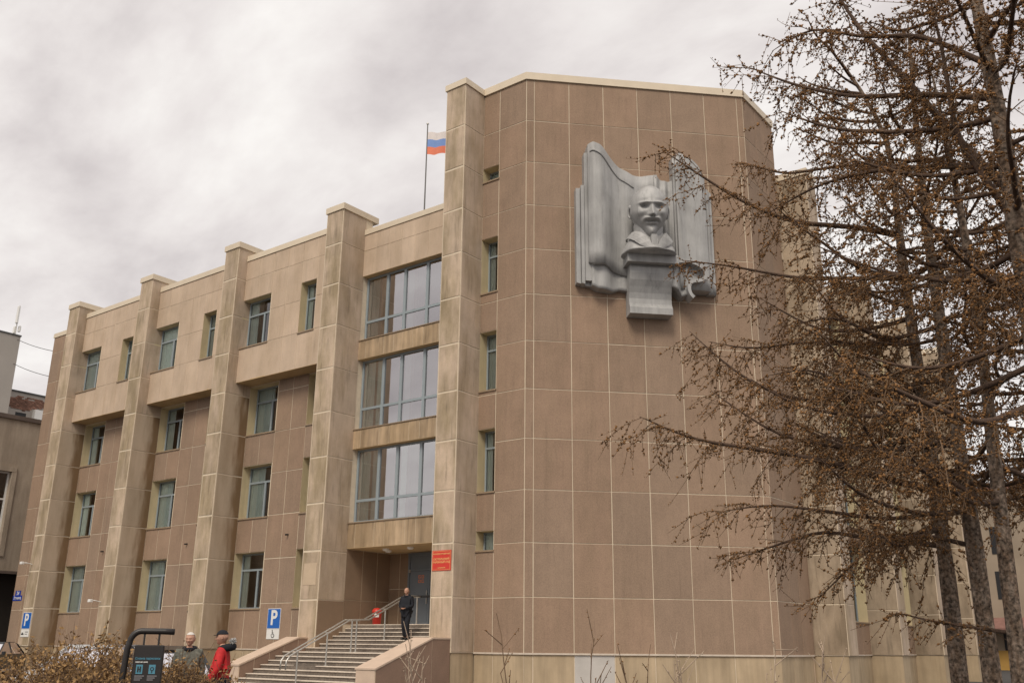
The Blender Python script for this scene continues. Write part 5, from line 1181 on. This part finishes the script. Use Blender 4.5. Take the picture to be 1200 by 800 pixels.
# ------------------------------------------------------------------ dry shrubs and bare saplings
MT['deadleaf'] = mat('dead_leaf', (0.29, 0.175, 0.075), 0.9, 0.6, 9.0); MT['stem'] = mat('shrub_stem', (0.17, 0.11, 0.07), 0.9, 0.3, 8.0); MT['palestem'] = mat('pale_stem', (0.42, 0.32, 0.24), 0.9, 0.2, 8.0)
def shrub(base, h, wid, label, seed, leaves=2600):
    rg = np.random.default_rng(seed); T = empty('dry_shrub', (base[0], base[1], 0)); tag(T, label, 'shrub', 'dry shrubs along the path')
    tw, lf = [], []
    for i in range(34):
        az = rg.uniform(0, 2*np.pi); sp_ = wid*rg.uniform(0.1, 1)**0.7; hh = h*rg.uniform(0.72, 1.0)*(1-0.25*sp_/wid)
        m = 7; s = np.linspace(0, 1, m)[:, None]; end = np.array([np.cos(az)*sp_, np.sin(az)*sp_, hh])
        P = s*end*np.array([1, 1, 0])*s**0.3+np.array([0, 0, hh])*s+rg.normal(size=(m, 3))*0.03*s; tw.append((P, np.linspace(0.010, 0.004, m)))
        for q in range(12):
            x = rg.uniform(0.25, 1.0); o = np.array([np.interp(x, s[:, 0], P[:, k]) for k in range(3)]); d = rg.normal(size=3)*0.6+np.array([np.cos(az)*.4, np.sin(az)*.4, 0.5]); d /= np.linalg.norm(d); l = rg.uniform(0.12, 0.42)
            tw.append((np.stack([o, o+d*l*.5, o+d*l+np.array([0, 0, .02])]), np.array([0.005, 0.004, 0.002])))
            for x in rg.uniform(0.1, 1, max(2, leaves//312)): lf.append(o+d*l*x+rg.normal(size=3)*0.03)
    V, F = tubes_np(tw, 4); o = from_np('stems', V, F, MT['stem'], T, 4); o['kind'] = 'stuff'
    lf = np.array(lf); n = len(lf); a = rg.normal(size=(n, 3)); a /= np.linalg.norm(a, axis=1, keepdims=True); b = np.cross(a, rg.normal(size=(n, 3))); b /= np.linalg.norm(b, axis=1, keepdims=True)+1e-9
    s = rg.uniform(0.018, 0.040, n)[:, None]; c = np.cross(a, b)
    V = np.stack([lf-a*s, lf+b*s*.45+c*s*.15, lf+a*s, lf-b*s*.45+c*s*.15], 1).reshape(-1, 3); F = np.arange(n*4).reshape(-1, 4)
    o = from_np('leaves', V, F, MT['deadleaf'], T, 4); o['kind'] = 'stuff'
rs_ = random.Random(8)
SHRUB = ['low dry shrub before the dark car by the old building', 'broad dry shrub below the street plate', 'tall dry shrub between the street plate pillar and the silver car', 'tallest dry shrub with upright sprays against the wing pillar', 'dense dry shrub before the silver car', 'dry shrub directly behind the curved tube of the stand', 'narrow dry shrub beside the right edge of the black stand', 'dry shrub covering the chest of the white haired man', 'dry shrub covering the red jacketed man', 'small dry shrub at the foot of the stair side wall', 'low front shrub before the broad one under the street plate', 'low front shrub left of the curved tube of the stand', 'low front shrub before the dark passage']
for i, (px, d, h, w_) in enumerate(((-10, 14.2, 1.42, 0.8), (35, 15.0, 1.50, 0.9), (78, 14.2, 1.74, 0.8), (100, 15.8, 1.85, 0.7), (132, 14.4, 1.62, 0.8), (160, 15.4, 1.52, 0.7), (202, 14.6, 1.50, 0.4), (224, 15.2, 1.45, 0.4), (250, 15.0, 1.20, 0.4), (270, 15.8, 1.05, 0.35), (55, 13.2, 1.40, 0.8), (118, 13.4, 1.45, 0.7), (12, 13.4, 1.40, 0.7))):
    p = ray_at(px, 780, d); shrub((p.x, p.y), h, w_, SHRUB[i], 40+i, 1300 if 6 <= i <= 9 else 3000)
def sapling(px, d, h, label, seed, pale, spread=0.3, nb=7):
    rg = np.random.default_rng(seed); p = ray_at(px, 790, d); T = empty('bare_sapling', (p.x, p.y, 0)); tag(T, label, 'sapling', None)
    tw, bd = [], []
    for q in range(rg.integers(2, 4)):
        az = rg.uniform(0, 6.28); m = 9; s = np.linspace(0, 1, m)[:, None]; hh = h*(1 if q == 0 else rg.uniform(.6, .9))
        P = np.array([np.cos(az)*spread*rg.uniform(.3, 1), np.sin(az)*spread*rg.uniform(.3, 1), 0])*s**1.3+np.array([0, 0, hh])*s+rg.normal(size=(m, 3))*0.015*s; tw.append((P, np.linspace(0.011, 0.004, m)))
        for k in range(nb):
            x = rg.uniform(.45, 1); o = np.array([np.interp(x, s[:, 0], P[:, i]) for i in range(3)]); d_ = rg.normal(size=3)*.5+np.array([0, 0, .8]); d_ /= np.linalg.norm(d_); l = rg.uniform(.12, .4)
            tw.append((np.stack([o, o+d_*l*.5, o+d_*l]), np.array([.006, .005, .003])))
            for x in rg.uniform(.3, 1, 3): bd.append(o+d_*l*x+rg.normal(size=3)*.006)
    V, F = tubes_np(tw, 4); from_np('stems', V, F, MT['palestem' if pale else 'twig'], T, 4)['kind'] = 'stuff'
    bd = np.array(bd); V, F = cones_np(bd, rg.uniform(.006, .013, len(bd)), rg); from_np('buds', V, F, MT['palestem' if pale else 'cone'], T, 3)['kind'] = 'stuff'
for i, (px, d, h, lab, pale) in enumerate(((498, 10.5, 1.78, 'pale bare sapling in front of the stair side wall', True), (606, 11.0, 1.92, 'dark bare weed with seed heads before the left end of the plinth', False), (684, 11.5, 1.66, 'dark bare twigs before the grey plinth panel', False), (752, 11.5, 1.60, 'thin dark twigs right of the grey plinth panel', False), (812, 11.0, 1.70, 'pale thin twigs before the middle of the brown front', True), (890, 11.5, 1.60, 'pale twiggy weed before the right part of the front', True), (948, 11.0, 1.82, 'pale branching sapling at the right end of the brown front', True))):
    sapling(px, d, h, lab, 70+i, pale)
